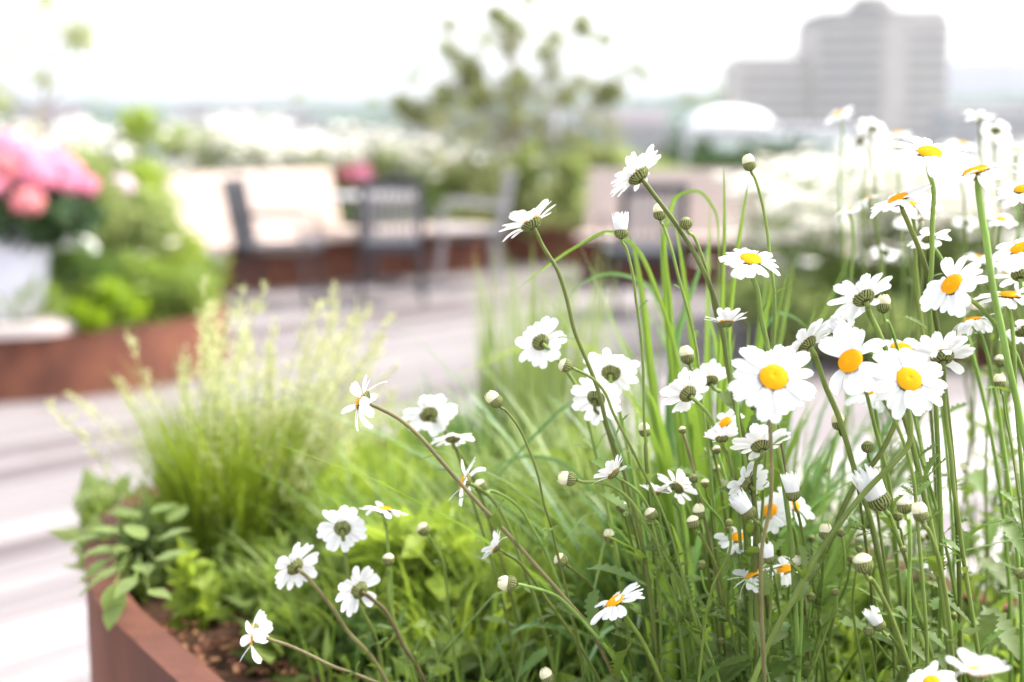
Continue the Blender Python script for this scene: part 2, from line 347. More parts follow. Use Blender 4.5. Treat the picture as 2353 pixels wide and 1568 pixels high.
# ------------------------------------------------------------------ terrace: building block, deck, railing
mb = MB(); mb.box((0, 3.5, (GZ - .12) / 2), (30, 27, -GZ - .12)); tb = mb.build('terrace_building', M['concreted'])
tag(tb, 'concrete building block carrying the roof terrace', 'building')
ang = R(43); bd = Vector((math.sin(ang), math.cos(ang), 0)); bp_ = Vector((math.cos(ang), -math.sin(ang), 0))
mb = MB(); tone = []; BW = .175
x0, x1, y0, y1 = -14.8, 14.8, -9.8, 16.8
for i in range(-120, 121):
    o = bp_ * (i * BW); lo, hi = -1e9, 1e9        # clip the board's centre line to the terrace rectangle
    for (a, b_, l, h) in ((o.x, bd.x, x0, x1), (o.y, bd.y, y0, y1)):
        s0, s1 = sorted(((l - a) / b_, (h - a) / b_)); lo, hi = max(lo, s0), min(hi, s1)
    if hi - lo < .3: continue
    s = lo
    while s < hi:
        e = min(hi, s + rnd.uniform(2.4, 4.2)); a = o + bd * (s + .003); b_ = o + bd * (e - .003); w = bp_ * (BW / 2 - .007)
        zt = rnd.uniform(-.003, .003)
        v = [a - w, a + w, b_ + w, b_ - w]; v8 = [(q.x, q.y, zt) for q in v] + [(q.x, q.y, -.03) for q in v]
        mb.add(v8, [(0, 3, 2, 1)[::-1], (0, 1, 5, 4)[::-1], (1, 2, 6, 5)[::-1], (2, 3, 7, 6)[::-1], (3, 0, 4, 7)[::-1]]); tt = rnd.choice([.42, .30, .36, .24, -.25]) + rnd.uniform(-.05, .05) + (.45 if o.x * bp_.x + o.y * bp_.y > -2.85 else 0)  # random board tone; boards to the right lightened, sunlight painted into the tone
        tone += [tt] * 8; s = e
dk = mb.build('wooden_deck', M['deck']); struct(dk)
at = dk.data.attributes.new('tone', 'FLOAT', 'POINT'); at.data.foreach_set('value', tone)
mb = MB(); mb.box((0, 3.5, -.075), (29.8, 26.8, .08)); struct(mb.build('deck_substructure', M['soil']))
rt = thing('glass_railing', (0, 16.6, 0), 'clear glass railing with thin metal posts along the terrace edge', 'railing')
for i in range(-7, 8):
    mb = MB(); mb.box((i * 2, 0, .56), (.05, .05, 1.12)); mb.build('post', M['metalg'], rt)
    if i < 7: mb = MB(); mb.box((i * 2 + 1, 0, .58), (1.88, .012, .96)); mb.build('glass_pane', M['glass'], rt)
mb = MB(); mb.box((0, 0, 1.14), (28.1, .06, .035)); mb.build('handrail', M['metalg'], rt)

# ------------------------------------------------------------------ planters
PH = .32
def planter(name, outline, label, soil=True, h=PH, close=True):
    pts = spline([Vector((x, y, 0)) for x, y in outline + [outline[0]]], 8)[:-1]
    cx = sum(p.x for p in pts) / len(pts); cy = sum(p.y for p in pts) / len(pts)
    t = thing(name, (cx, cy, 0), label, 'planter'); n = len(pts)
    q = [Vector((p.x - cx, p.y - cy, 0)) for p in pts]
    inn = []
    for i in range(n):
        tg = (q[(i + 1) % n] - q[i - 1]).normalized(); nr = Vector((-tg.y, tg.x, 0)); 
        if nr.dot(-q[i]) < 0: nr = -nr
        inn.append(nr)
    mb = MB(); w, lip = .006, .03
    prof = ((0, 0), (0, h), (lip, h), (lip, h - .006), (w, h - .006), (w, .02))
    mb.grid([[tuple(q[i] + inn[i] * a + Vector((0, 0, z))) for i in range(n)] for a, z in prof], True)
    mb.build('steel_wall', M['corten'], t)
    sr = np.random.RandomState(5); mb = MB(); rows = []
    for s in (1, .93, .8, .6, .35, .1):
        rows.append([(q[i].x * s, q[i].y * s, h - .05 + (sr.normal() * .01 if s < 1 else 0)) for i in range(n)])
    mb.grid(rows, True); base = mb.n - n; mb.f.append(tuple(range(base, base + n))); mb.m.append(0)
    mb.build('soil', M['soil'], t, smooth=True)
    return t
NH = .96; NS = NH - .05
def g2(px, py, z=NH): q = G(px, py, z); return (q.x, q.y)
NEAR = [g2(450, 1605), g2(350, 1512), g2(285, 1450), g2(235, 1400), g2(203, 1335), g2(195, 1270), g2(225, 1195), g2(340, 1120), g2(600, 1055), g2(1000, 1000), g2(1400, 1035), g2(1700, 1120), g2(1950, 1235), g2(2353, 1380), (.72, 1.12), (.86, .9), (.8, .66), (.5, .55), (.2, .60), (-.04, .72), (-.17, .90)]
npl = planter('corten_planter', NEAR, 'tall rusty steel planter in the foreground filled with daisies and grasses', h=NH)
LEFT = [(-4.6, 6.75), (-3.4, 6.72), (-2.45, 6.72), (-1.9, 7.0), (-1.63, 7.45), (-1.66, 8.2), (-2.1, 9.0), (-3.2, 9.4), (-4.6, 9.2), (-5.2, 8.0)]
planter('corten_planter', LEFT, 'rusty steel curved planter at left with a wooden ledge and white pot')
BACK = [(-4.8, 11.6), (-3.2, 12.1), (-1.4, 12.75), (0, 13.0), (1.2, 12.6), (3.0, 12.5), (5.4, 13.0), (5.8, 14.6), (3, 15.6), (0, 15.8), (-3, 15.6), (-5, 14.4)]
planter('corten_planter', BACK, 'long rusty steel planter behind the slatted benches')
RIGHT = [(1.55, 8.6), (1.9, 7.95), (2.8, 7.6), (4.2, 7.5), (5.6, 7.9), (6.0, 9.2), (5.0, 10.4), (3.4, 10.6), (2.0, 10.1)]
planter('corten_planter', RIGHT, 'rusty steel planter at right, overgrown with white daisies')

# bark chips near the front rim
for i in range(130):
    g = G(rnd.uniform(330, 700), rnd.uniform(1430, 1568), NS + .012)
    if g.x < -.36 + (1.25 - g.y) * .56 + .02: continue
    pts_ = g; s = rnd.uniform(.004, .011)
    mb = MB(); mb.box((0, 0, 0), (s, s * .5, s * .25), rnd.uniform(0, 3), 0, rnd.uniform(-.4, .4), rnd.uniform(-.4, .4))
    o = mb.build('bark_chip', M['chip']); o.location = g + Vector((0, 0, .006))
    tag(o, 'small reddish bark chip on the soil behind the front planter rim', 'bark chip', 'bark chips on the planter soil')

# ledge, pot and hydrangea
lc = G(10, 745, PH + .03)
mb = MB(); out = [(-4.7, 6.66), (-3.4, 6.62), (-2.55, 6.62), (-2.2, 6.78), (-2.12, 7.05), (-2.3, 7.3), (-3.0, 7.36), (-4.7, 7.4)]
sp = [Vector((x, y, 0)) for x, y in out]; sp = spline(sp + [sp[0]], 5)[:-1]; n = len(sp)
lt = thing('wooden_ledge', (-3, 7, PH), 'weathered wooden ledge on the left planter, under the white pot', 'bench')
mb.grid([[(p.x + 3, p.y - 7, z) for p in sp] for z in (.004, .055)], True); mb.f.append(tuple(range(n, 2 * n))); mb.m.append(0); mb.f.append(tuple(range(n))[::-1]); mb.m.append(0)
mb.build('seat', M['topwood'], lt)
PZ = PH + .056; pc = P(2, 745, 7.1); pc = Vector((pc.x, 7.02, PZ))
pt = thing('flower_pot', pc, 'large white glazed pot on the wooden ledge at far left', 'pot')
mb = MB(); pr = [(.0, 0), (.20, 0), (.215, .02), (.235, .2), (.262, .42), (.27, .44), (.262, .455), (.245, .455), (.235, .40), (0, .40)]
mb.grid([[(r_ * math.cos(j * math.pi / 24), r_ * math.sin(j * math.pi / 24), z) for j in range(48)] for r_, z in pr], True)
mb.build('vessel', M['pot'], pt, smooth=True)
mb = MB(); mb.grid([[(r_ * math.cos(j * math.pi / 12), r_ * math.sin(j * math.pi / 12), z) for j in range(24)] for r_, z in ((.001, .43), (.12, .425), (.238, .41))], True); mb.build('soil', M['soil'], pt)
ht = thing('hydrangea', pc + Vector((0, 0, .42)), 'pink hydrangea with dark leaves growing in the white pot', 'plant')
rs = np.random.RandomState(21)
mb = MB()
for k in range(9):
    a = rs.uniform(0, 6.28); mb.tube([(0, 0, 0), (.08 * math.cos(a), .08 * math.sin(a), .2), (.25 * math.cos(a), .2 * math.sin(a), .42)], [.008, .006, .004], 5)
mb.build('stem', M['stemb'], ht)
mb = MB(); c0 = P(40, 490, 7.05) - ht.location
mb.quads(leafquads(rs, np.concatenate([cloud(rs, (c0.x, 0, c0.z), (.40, .33, .17), 1500), cloud(rs, (c0.x - .15, 0, c0.z + .05), (.4, .3, .2), 500)]), .10, .035, up=-.1)); mb.build('foliage', M['hyd'], ht)
def floret_head(px, py, d, r_, m, parent, name='flower_head', sq=.8):
    c = P(px, py, d) - (parent.location if parent else Vector()); mb = MB(); k = int(260)
    u = unit(rs.normal(size=(k, 3))); pts = np.array(c) + u * [r_, r_, r_ * sq] * rs.uniform(.85, 1, (k, 1))
    s = unit(np.cross(u, rs.normal(size=(k, 3)))); t = np.cross(u, s); w = r_ * .22
    mb.quads(np.stack([pts + s * w, pts + t * w + u * w * .2, pts - s * w, pts - t * w + u * w * .2], 1)); return mb.build(name, m, parent)
for (px, py, d, r_, mk) in [(10, 350, 6.95, .12, 'pink'), (60, 370, 6.9, .13, 'pink'), (110, 385, 6.95, .12, 'pink'), (148, 400, 7.0, .10, 'pink'), (25, 390, 6.85, .11, 'salmon'), (85, 405, 6.85, .10, 'pink'),
                            (-20, 430, 6.8, .095, 'pink'), (62, 466, 6.75, .082, 'salmon'), (195, 428, 7.0, .07, 'pink'), (150, 425, 6.95, .07, 'pink'), (-60, 360, 7.0, .14, 'pink'), (10, 365, 7.2, .14, 'pink')]:
    floret_head(px, py, d, r_, M[mk], ht)

# ------------------------------------------------------------------ generic shrubs
def shrub(px, py, d, r3, n, m, label, L=.07, Wd=.022, cat='shrub', name='shrub', group=None, zbase=None, up=.4, clumps=5, rs_=None):
    rs = rs_ or np.random.RandomState(int(px * 7 + py)); c = P(px, py, d); zb = PH - .05 if zbase is None else zbase
    t = thing(name, (c.x, c.y, zb), label, cat, group); cz = c.z - zb
    mb = MB(); ends = []
    for k in range(clumps):
        e = cloud(rs, (0, 0, cz), (r3[0] * .7, r3[1] * .7, r3[2] * .6), 1)[0]; ends.append(e)
        mb.tube(spline([(rs.normal() * .02, rs.normal() * .02, 0), (e[0] * .4, e[1] * .4, e[2] * .5), tuple(e)], 4), [.007, .007, .006, .006, .005, .005, .004, .003, .002], 5)
    mb.build('stem', M['stemb'], t)
    mb = MB(); pts = [cloud(rs, e, np.array(r3) * rs.uniform(.4, .62), n // clumps) for e in ends]
    mb.quads(leafquads(rs, np.concatenate(pts), L, Wd, up)); mb.build('foliage', m, t)
    return t
# left planter plants
shrub(215, 520, 7.9, (.32, .3, .38), 1700, M['pale'], 'soft green feathery shrub right of the white pot')
shrub(330, 580, 7.9, (.30, .3, .34), 1500, M['pale'], 'tall mid green shrub in the middle of the left planter')
shrub(400, 600, 8.0, (.14, .2, .30), 900, M['bladey'], 'yellowish green shrub at the right end of the left planter')
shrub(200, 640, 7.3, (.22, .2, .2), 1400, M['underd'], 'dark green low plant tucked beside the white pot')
shrub(370, 650, 7.4, (.26, .2, .17), 1500, M['under'], 'bushy green plant above the left planter rim')
shrub(285, 690, 7.15, (.15, .1, .12), 900, M['lime'], 'bright lime green clump spilling over the left planter rim', L=.05)
shrub(195, 732, 7.0, (.10, .08, .08), 500, M['lime'], 'small lime clump between wooden ledge and planter rim', L=.045)
shrub(430, 680, 7.5, (.14, .12, .12), 700, M['under'], 'light green tuft at the tip of the left planter', L=.05)
shrub(318, 310, 9.0, (.13, .1, .27), 150, M['bladey'], 'yellow green upright sprig rising above the left planter', L=.08)
shrub(300, 420, 8.8, (.25, .2, .18), 300, M['bladey'], 'airy yellow green shrub behind the left planter')
for (px, py, r_) in [(150, 560, .09), (185, 575, .085), (130, 545, .07), (205, 600, .05)]:
    t = thing('white_hydrangea', (P(px, py, 7.4).x, P(px, py, 7.4).y, PH - .05), 'white rounded flower head directly right of the white pot', 'plant', 'white flower heads beside the pot')
    mb = MB(); e = P(px, py, 7.4) - t.location; mb.tube([(0, 0, 0), (.01, 0, e.z * .5), tuple(e)], .004, 5); mb.build('stem', M['stem'], t); floret_head(px, py, 7.4, r_, M['petalfar'], t)
def flower_on_stem(name, px, py, d, r_, mk, label, cat='flower', group=None):
    e = P(px, py, d); t = thing(name, (e.x, e.y, PH - .05), label, cat, group); mb = MB()
    mb.tube([(0, 0, 0), (.02, 0, (e.z - PH) * .5), (0, 0, e.z - PH + .05)], .005, 5); mb.build('stem', M['stem'], t); floret_head(px, py, d, r_, M[mk], t)
flower_on_stem('lilac_flower', 275, 428, 8.2, .085, 'lilac', 'pale lilac round flower between the pink hydrangea and slatted bench')
flower_on_stem('pink_flower', 830, 400, 12.9, .12, 'pink', 'pink round flower above the left slatted bench')
flower_on_stem('pink_flower', 795, 400, 13.0, .10, 'salmon', 'salmon pink flower beside the pink one above the left bench')
flower_on_stem('pink_flower', 1720, 412, 12.6, .10, 'pink', 'pink round flower above the right slatted bench')

# sapling at the upper left
t = thing('sapling', (P(100, 500, 8.6).x, 8.4, PH - .05), 'thin young tree with sparse yellow green leaves at upper left', 'tree'); T0 = t.location
rs = np.random.RandomState(4); mb = MB()
def lp(px, py, d=8.5): return tuple(P(px, py, d) - T0)
mb.tube(spline([(0, 0, 0), lp(105, 420), lp(100, 250), lp(112, 120), lp(150, 0), lp(170, -120)], 5), [.016] * 8 + [.011] * 8 + [.006] * 10, 6); mb.build('trunk', M['bark'], t)
for path in ([(102, 300), (60, 240), (20, 200), (0, 120), (-20, 40)], [(108, 150), (150, 90), (185, 70)], [(125, 80), (90, 20), (100, -30)], [(102, 250), (140, 210), (170, 190)], [(104, 380), (40, 330), (15, 250)]):
    mb = MB(); mb.tube(spline([lp(*q) for q in path], 5), .007, 5); mb.build('branch', M['bark'], t)
mb = MB(); pts = []
for (px, py, r_, n) in [(150, 62, .05, 26), (180, 78, .075, 90), (182, 100, .05, 50), (195, 85, .05, 40), (98, 8, .05, 30), (118, 5, .05, 26), (3, 25, .06, 40), (8, 225, .06, 50), (5, 250, .06, 40), (75, 92, .045, 14), (92, 180, .045, 22), (100, 188, .04, 16), (15, 130, .03, 8), (220, 222, .05, 10), (50, 300, .1, 20)]:
    pts.append(cloud(rs, lp(px, py), (r_ * 1.5,) * 3, max(5, n // 2)))
mb.quads(leafquads(rs, np.concatenate(pts), .06, .020, up=0)); mb.build('foliage', M['sap'], t)

# ------------------------------------------------------------------ benches
def bench(label, line, panels):
    pts = spline([Vector((x, y, 0)) for x, y in line], 8); c = pts[len(pts) // 2].copy(); t = thing('slatted_bench', c, label, 'bench')
    n = len(pts); nr = []
    for i in range(n):
        tg = (pts[min(i + 1, n - 1)] - pts[max(0, i - 1)]).normalized(); nr.append(Vector((-tg.y, tg.x, 0)))
    loc = lambda i, off, z: tuple(pts[i] - c + nr[i] * off + Vector((0, 0, z)))
    mb = MB(); mb.grid([[loc(i, o_, z) for i in range(n)] for o_, z in ((.22, 0), (.22, .355), (.62, .355), (.62, 0))])
    mb.build('base', M['corten'], t)
    for k in range(5):
        mb = MB(); a, b = k * .125 - .0, k * .125 + .11
        mb.grid([[loc(i, o_, z) for i in range(n)] for o_, z in ((a, .365), (a, .405), (b, .405), (b, .365), (a, .365))]); mb.build('seat_slat', M['benchwood'], t)
    for (i0, i1) in panels:
        for k in range(7):
            z0, z1 = .42 + k * .072, .42 + k * .072 + .064; o0, o1 = .34 + k * .022, .34 + k * .022 + .019
            mb = MB(); mb.grid([[loc(i, o_, z) for i in range(i0, i1 + 1)] for o_, z in ((o0, z0), (o1, z1), (o1 + .025, z1 - .01), (o0 + .025, z0 - .01), (o0, z0))]); mb.build('back_slat', M['benchwood'], t)
    return t
a = G(455, 690); b_ = G(700, 668); c_ = G(900, 645); d_ = G(1140, 628)
bench('curved slatted wooden bench on a rusty base behind the left chair', [(a.x, a.y), (b_.x, b_.y), (c_.x, c_.y), (d_.x, d_.y)], [(0, 14)])
a = G(1318, 655); b_ = G(1500, 662); c_ = G(1780, 672); d_ = G(1960, 678)
bench('slatted wooden bench on a rusty base behind the right chair', [(a.x, a.y), (b_.x, b_.y), (c_.x, c_.y), (d_.x, d_.y)], [(0, 16)])

# ------------------------------------------------------------------ chairs and table
def chair(px, py, rz, label, m=None, m2=None, s=1.0):
    g = G(px, py); t = thing('garden_chair', g, label, 'chair', 'dark metal garden chairs'); t.rotation_euler.z = rz; t.scale = (s, s, s)
    m = m or M['metal']; m2 = m2 or m
    mb = MB(); rows = []      # seat pan, front at +x
    for x, z in ((-.27, .45), (-.1, .44), (.1, .455), (.2, .47), (.27, .45), (.27, .40), (.1, .38), (-.27, .38), (-.27, .45)):
        rows.append([(x, y, z) for y in (-.23, 0, .23)])
    mb.grid(rows); mb.build('seat', m, t)
    mb = MB()
    for y in (-.21, .21): mb.box((-.30, y, .66), (.035, .04, .50), 0, 0, 0, -.18)
    mb.box((-.345, 0, .88), (.03, .44, .06), 0, 0, 0, -.18); mb.build('back_frame', m, t)
    mb = MB()
    for k in range(8): mb.box((-.30 + .0, -.175 + k * .05, .655), (.012, .026, .44), 0, 0, 0, -.18)
    mb.build('backrest', m2, t)
    for sx, sy in ((-1, -1), (-1, 1), (1, -1), (1, 1)):
        mb = MB(); mb.tube([(sx * .20, sy * .21, .42), (sx * .25, sy * .225, 0)], .016, 8); mb.build('leg', m, t)
    for sy in (-1, 1):
        mb = MB(); mb.tube(spline([(-.31, sy * .24, .64), (-.1, sy * .26, .655), (.18, sy * .25, .64), (.22, sy * .235, .43)], 4), .012, 6); mb.build('armrest', m, t)
    return t
chair(650, 700, R(-6), 'dark metal chair in side view before the left slatted bench')
chair(900, 690, R(97), 'grey backed chair seen from behind between the two side view chairs', M['metal'], M['metalg'])
chair(1075, 655, R(186), 'grey framed chair facing left, its back towards the bushy pine', M['metalg'], M['metalg'])
chair(1470, 720, R(100), 'dark chair before the right slatted bench behind grass', M['metal'], M['metalg'])
g = G(860, 655)
tt = thing('garden_table', g, 'small grey metal table standing among the dark chairs', 'table')
mb = MB(); mb.grid([[(r_ * math.cos(j * math.pi / 16), r_ * math.sin(j * math.pi / 16), z) for j in range(32)] for r_, z in ((.001, .70), (.36, .70), (.36, .725), (.001, .725))], True); mb.build('table_top', M['metalg'], tt)
mb = MB(); mb.tube([(0, 0, .70), (0, 0, .03)], .03, 10); mb.build('leg', M['metal'], tt)
mb = MB(); mb.box((0, 0, .015), (.5, .06, .03), .6); mb.box((0, 0, .018), (.5, .06, .03), 2.17); mb.build('foot', M['metal'], tt)
# low bollard lamp beside the left bench
g = G(492, 700); bt = thing('bollard_lamp', g, 'short dark bollard lamp at the left end of the slatted bench', 'lamp')
mb = MB(); mb.tube([(0, 0, 0), (0, 0, .30)], .05, 14); mb.build('post', M['metal'], bt)
mb = MB(); mb.tube([(0, 0, .303), (0, 0, .38)], .085, 16); mb.build('lamp_head', M['metalg'], bt)

# ------------------------------------------------------------------ the bushy pine
t = thing('mountain_pine', (G(1195, 470, PH).x, 12.9, PH - .05), 'airy olive pine shrub with brown limbs standing behind the chairs', 'tree'); T0 = t.location
rs = np.random.RandomState(9); DT = 12.9
def tp(px, py, dd=0): return tuple(P(px, py, DT + dd) - T0)
mb = MB(); mb.tube(spline([(0, 0, 0), tp(1196, 420), tp(1185, 300), tp(1190, 190), tp(1180, 90), tp(1200, 10)], 5), [.024 - .0008 * k for k in range(26)], 8); mb.build('trunk', M['bark'], t)
tips = [(1145, 42, .06, 60), (1175, 66, .05, 50), (1130, 35, .04, 25), (1215, 2, .04, 20), (1340, 45, .035, 20), (1332, 62, .05, 36), (1350, 80, .04, 22), (1390, 96, .045, 28), (1030, 62, .05, 26), (1022, 108, .04, 22), (1036, 125, .06, 40), (1075, 160, .09, 90), (1088, 185, .08, 80), (1100, 225, .1, 90), (1195, 185, .07, 60), (1188, 205, .05, 30), (1272, 82, .04, 18), (945, 18, .03, 8), (950, 100, .035, 10), (1475, 168, .04, 18), (1405, 212, .08, 80), (1375, 222, .08, 50), (1300, 225, .08, 40), (1265, 180, .06, 24), (1330, 190, .06, 20), (925, 245, .07, 60), (1020, 225, .08, 60), (965, 268, .09, 70), (1170, 120, .04, 14), (1250, 130, .05, 14), (1110, 110, .04, 12)]
for (px, py, r_, n) in tips:
    mb = MB(); y0_ = min(480, py + rs.uniform(110, 220)); e = tp(px, py, rs.uniform(-.3, .3)); a_ = tp(1192, y0_); mid = tuple(np.array(a_) * .45 + np.array(e) * .55 + [0, rs.normal() * .05, -.06])
    mb.tube(spline([a_, mid, e], 5), [.008 - .0006 * k for k in range(11)], 5); mb.build('branch', M['bark'], t)
mb = MB(); pts = [cloud(rs, tp(px, py, rs.uniform(-.25, .25)), (r_ * 1.55,) * 3, n * 4) for (px, py, r_, n) in tips]
for i in range(60):
    py = 240 - 170 * rs.uniform() ** 1.3; px = 1190 + rs.normal() * (40 + (py - 70) * .9); r_ = rs.uniform(.04, .08); pts.append(cloud(rs, tp(px, py, rs.normal() * .2), (r_, r_, r_), 22))
for i in range(150):
    py = rs.uniform(222, 480); hw = 255 if py < 330 else max(60, 255 - (py - 330) * 1.5); px = 1180 + rs.uniform(-1, 1) * hw * (.95 if py > 260 else .8)
    r_ = rs.uniform(.05, .11); pts.append(cloud(rs, tp(px, py, rs.normal() * .35), (r_, r_, r_), 28))
mb.quads(leafquads(rs, np.concatenate(pts), .075, .012, up=.5)); mb.build('crown', M['pine'], t)
shrub(1200, 430, 12.7, (.2, .2, .5), 1300, M['pale'], 'bright green column of leaves at the pine foot', L=.09)
shrub(1300, 420, 12.6, (.16, .2, .42), 1100, M['pale'], 'bright green upright shrub between pine and right bench', L=.09)
shrub(1380, 370, 13.2, (.3, .3, .25), 700, M['pale'], 'light green bush above the right slatted bench', L=.09)
for (px, py, r3, mk, lb) in [(520, 370, (.5, .3, .28), 'soft', 'green leafy perennial behind the left bench end'), (700, 390, (.6, .3, .2), 'under', 'green leafy perennial behind the middle of the left bench'),
                             (880, 400, (.4, .3, .3), 'soft', 'green leafy perennial behind the garden table'), (420, 330, (.3, .3, .16), 'bladey', 'yellow green bush behind the left bench start'), (1080, 440, (.3, .3, .3), 'under', 'green plant behind the right hand grey chair'),
                             (1520, 405, (.3, .3, .1), 'under', 'green plant behind the right slatted bench'), (1740, 430, (.3, .3, .12), 'soft', 'pale green plant at the far right bench end')]:
    shrub(px, py, 13.4, r3, 900, M['pale'], lb, L=.1, Wd=.03)

# ------------------------------------------------------------------ daisies
def petal_mesh(kind, seed):
    r = random.Random(seed); mb = MB(); rows = []; nl, nc = 9, 6
    e0, curl = {'flat': (.10, -.5), 'cup': (.75, -.5), 'reflex': (-.15, -.9), 'full': (.50, -.62), 'droop': (.0, -1.5), 'shut': (1.25, .25)}[kind]
    e0 += r.uniform(-.1, .1); curl += r.uniform(-.25, .25); x, z, a = .0, .0, e0; wid = r.uniform(.88, 1.12) * .142
    L = .78; prof = [.34, .52, .70, .85, .96, 1.0, .97, .84, .50]; notch = r.uniform(.2, 1)
    cx, cz = [0], [0]
    for i in range(nl): x += math.cos(a) * L / nl; z += math.sin(a) * L / nl; a += curl / nl; cx.append(x); cz.append(z)
    bend = r.uniform(-.05, .05); tw = r.uniform(-.5, .5)
    for i in range(nl):
        row = []
        for j in range(nc + 1):
            s = j / nc * 2 - 1; w = prof[i] * wid; groove = .010 * math.cos(s * math.pi * 2) - .022 * s * s; yy = s * w + bend * (i / nl) ** 2
            xx = cx[i] + .22; zz = cz[i] + groove * (1 if i else .4) + tw * s * w * (i / nl) * .5
            if i == nl - 1: xx += .02 * math.cos(s * math.pi * 1.5) * notch - .015 * abs(s)
            row.append((xx, yy, zz))
        rows.append(row)
    mb.grid(rows); return mb.mesh('petal', M['petal'], True)
PET = {k: [petal_mesh(k, i * 13 + 5) for i in range(5)] for k in ('flat', 'cup', 'reflex', 'full', 'droop', 'shut')}
def disc_mesh():
    mb = MB(); rows = []
    for i in range(8):
        a = i / 7 * math.pi / 2; r_ = .29 * math.cos(a); z = .02 + .10 * math.sin(a) - (.035 * max(0, 1 - r_ / .08)); rows.append([(max(r_, .0005) * math.cos(j * math.pi / 12), max(r_, .0005) * math.sin(j * math.pi / 12), z) for j in range(24)])
    mb.grid(rows, True)
    for k in range(260):
        rr = .285 * math.sqrt((k + .5) / 260); th = k * 2.39996; z = .02 + .10 * math.sqrt(max(0, 1 - (rr / .29) ** 2)) - .035 * max(0, 1 - rr / .08)
        x, y = rr * math.cos(th), rr * math.sin(th); s = .0105; h = .024
        mb.add([(x - s, y, z), (x, y - s, z), (x + s, y, z), (x, y + s, z), (x * 1.02, y * 1.02, z + h)], [(0, 1, 4), (1, 2, 4), (2, 3, 4), (3, 0, 4)], 1 if rr < .1 else 0)
    return mb.mesh('disc', [M['disc'], M['dip']])
def calyx_mesh(deep=.17, rim=.30, bud=False):
    mb = MB(); rows = []; K = 9
    def prof(u):     # u 0 at the stem, 1 at the rim
        if bud: a = .15 + u * 1.95; return .285 * math.sin(a), -.27 * math.cos(a)
        return rim * math.sin(.18 + u * 1.35) / math.sin(1.53), -deep + (deep + .01) * (1 - math.cos(u * math.pi / 2)) * 1.0
    for i in range(K):
        r_, z = prof(i / (K - 1)); rows.append([(r_ * math.cos(j * math.pi / 12), r_ * math.sin(j * math.pi / 12), z) for j in range(24)])
    mb.grid(rows, True, 1)
    for ring_, (u0, u1, cnt) in enumerate([(.02, .45, 12), (.28, .72, 17), (.55, 1.04, 22)]):
        for j in range(cnt):
            th = 2 * math.pi * (j + ring_ * .5) / cnt; wv = math.pi / cnt * .62; vs = []
            for (u, w, lift) in ((u0, .45, .004), (u0 * .5 + u1 * .5, 1.0, .010), (u1 * .8 + u0 * .2, .7, .014), (u1, .06, .018)):
                r_, z = prof(u); r_ += lift
                vs.append([(r_ * math.cos(th - wv * w), r_ * math.sin(th - wv * w), z), ((r_ + .006) * math.cos(th), (r_ + .006) * math.sin(th), z), (r_ * math.cos(th + wv * w), r_ * math.sin(th + wv * w), z)])
            mb.grid(vs, False, 0)
    return mb.mesh('calyx', [M['bract'], M['bractedge']], True)
DISC = disc_mesh(); CAL = calyx_mesh(); BUDC = calyx_mesh(bud=True)
def budpetals(t, seed):
    r = random.Random(seed); mb = MB(); cnt = 16
    for ring_ in range(2 if t < .8 else 2):
        for j in range(cnt - ring_ * 4):
            th = 2 * math.pi * (j + .5 * ring_) / (cnt - ring_ * 4) + r.uniform(-.1, .1); rb = .245 - ring_ * .07; Lh = (.19 + .50 * t) * r.uniform(.8, 1.15); rt_ = rb * (.18 + 1.2 * t + r.uniform(-.1, .1)) ; w = .062 + .02 * t
            vs = []
            for u in (0, .35, .7, .93, 1):
                rr = rb + (rt_ - rb) * u ** 1.3 + .07 * math.sin(u * math.pi) * (1.3 - t); z = .09 + Lh * u; ww = w * (1 - .75 * max(0, u - .7) / .3) * (1 if u else .8)
                c = np.array([rr * math.cos(th), rr * math.sin(th), z]); s = np.array([-math.sin(th), math.cos(th), 0]) * ww; vs.append([tuple(c - s), tuple(c * [1.05, 1.05, 1]), tuple(c + s)])
            mb.grid(vs)
    mb.grid([[(r_ * math.cos(j * math.pi / 8), r_ * math.sin(j * math.pi / 8), z) for j in range(16)] for r_, z in ((.235, .10), (.2, .18), (.12, .24 + .1 * t), (.01, .27 + .1 * t))], True)
    return mb
BP = {k: [budpetals(k, s).mesh('petal_tuft', M['cream'] if k < .8 else M['petal'], True) for s in range(3)] for k in (.08, .35, 1.0)}
def leaf_mesh(seed):
    r = random.Random(seed); mb = MB(); n = 17; rows = []; teeth = r.uniform(.3, .6)
    for i in range(n):
        t = i / (n - 1); w = .16 * (math.sin(math.pi * min(1, t * .9 + .05)) ** .7) * (.35 + .9 * t) * (1 if t < .9 else .6); w *= (1 - teeth * (i % 2)); 
        if i == n - 1: w = .004
        b = .25 * t * t * r.uniform(.9, 1.1); fw = .0 if i % 2 else .03
        rows.append([(t + fw, -w, -b + w * .35), (t, 0, -b), (t + fw, w, -b + w * .35)])
    mb.grid(rows); return mb.mesh('leaf', M['leaf'], True)
def tip_mesh():
    mb = MB(); mb.grid([[(r_ * math.cos(j * math.pi / 8), r_ * math.sin(j * math.pi / 8), z) for j in range(16)] for r_, z in ((.25, .12), (.20, .21), (.12, .27), (.01, .30))], True); return mb.mesh('bud_tip', M['bract'], True)
TIP = tip_mesh()
LEAF = [leaf_mesh(s) for s in range(6)]
JR = random.Random(5)
def soil_end(p, tdir, zsoil=NS - .005):
    tz = max(.4, -tdir.z); dz = max(.02, p.z - zsoil); b = Vector((p.x + tdir.x / tz * dz * .5, p.y + max(-.1, min(.3, tdir.y / tz)) * dz * .5 + .03, zsoil))
    b.y = min(1.42, max(b.y, .70)); lo = -.36 if b.y > 1.25 else -.36 + (1.25 - b.y) * .85
    b.x = min(.78, max(b.x, lo + .05)); return b
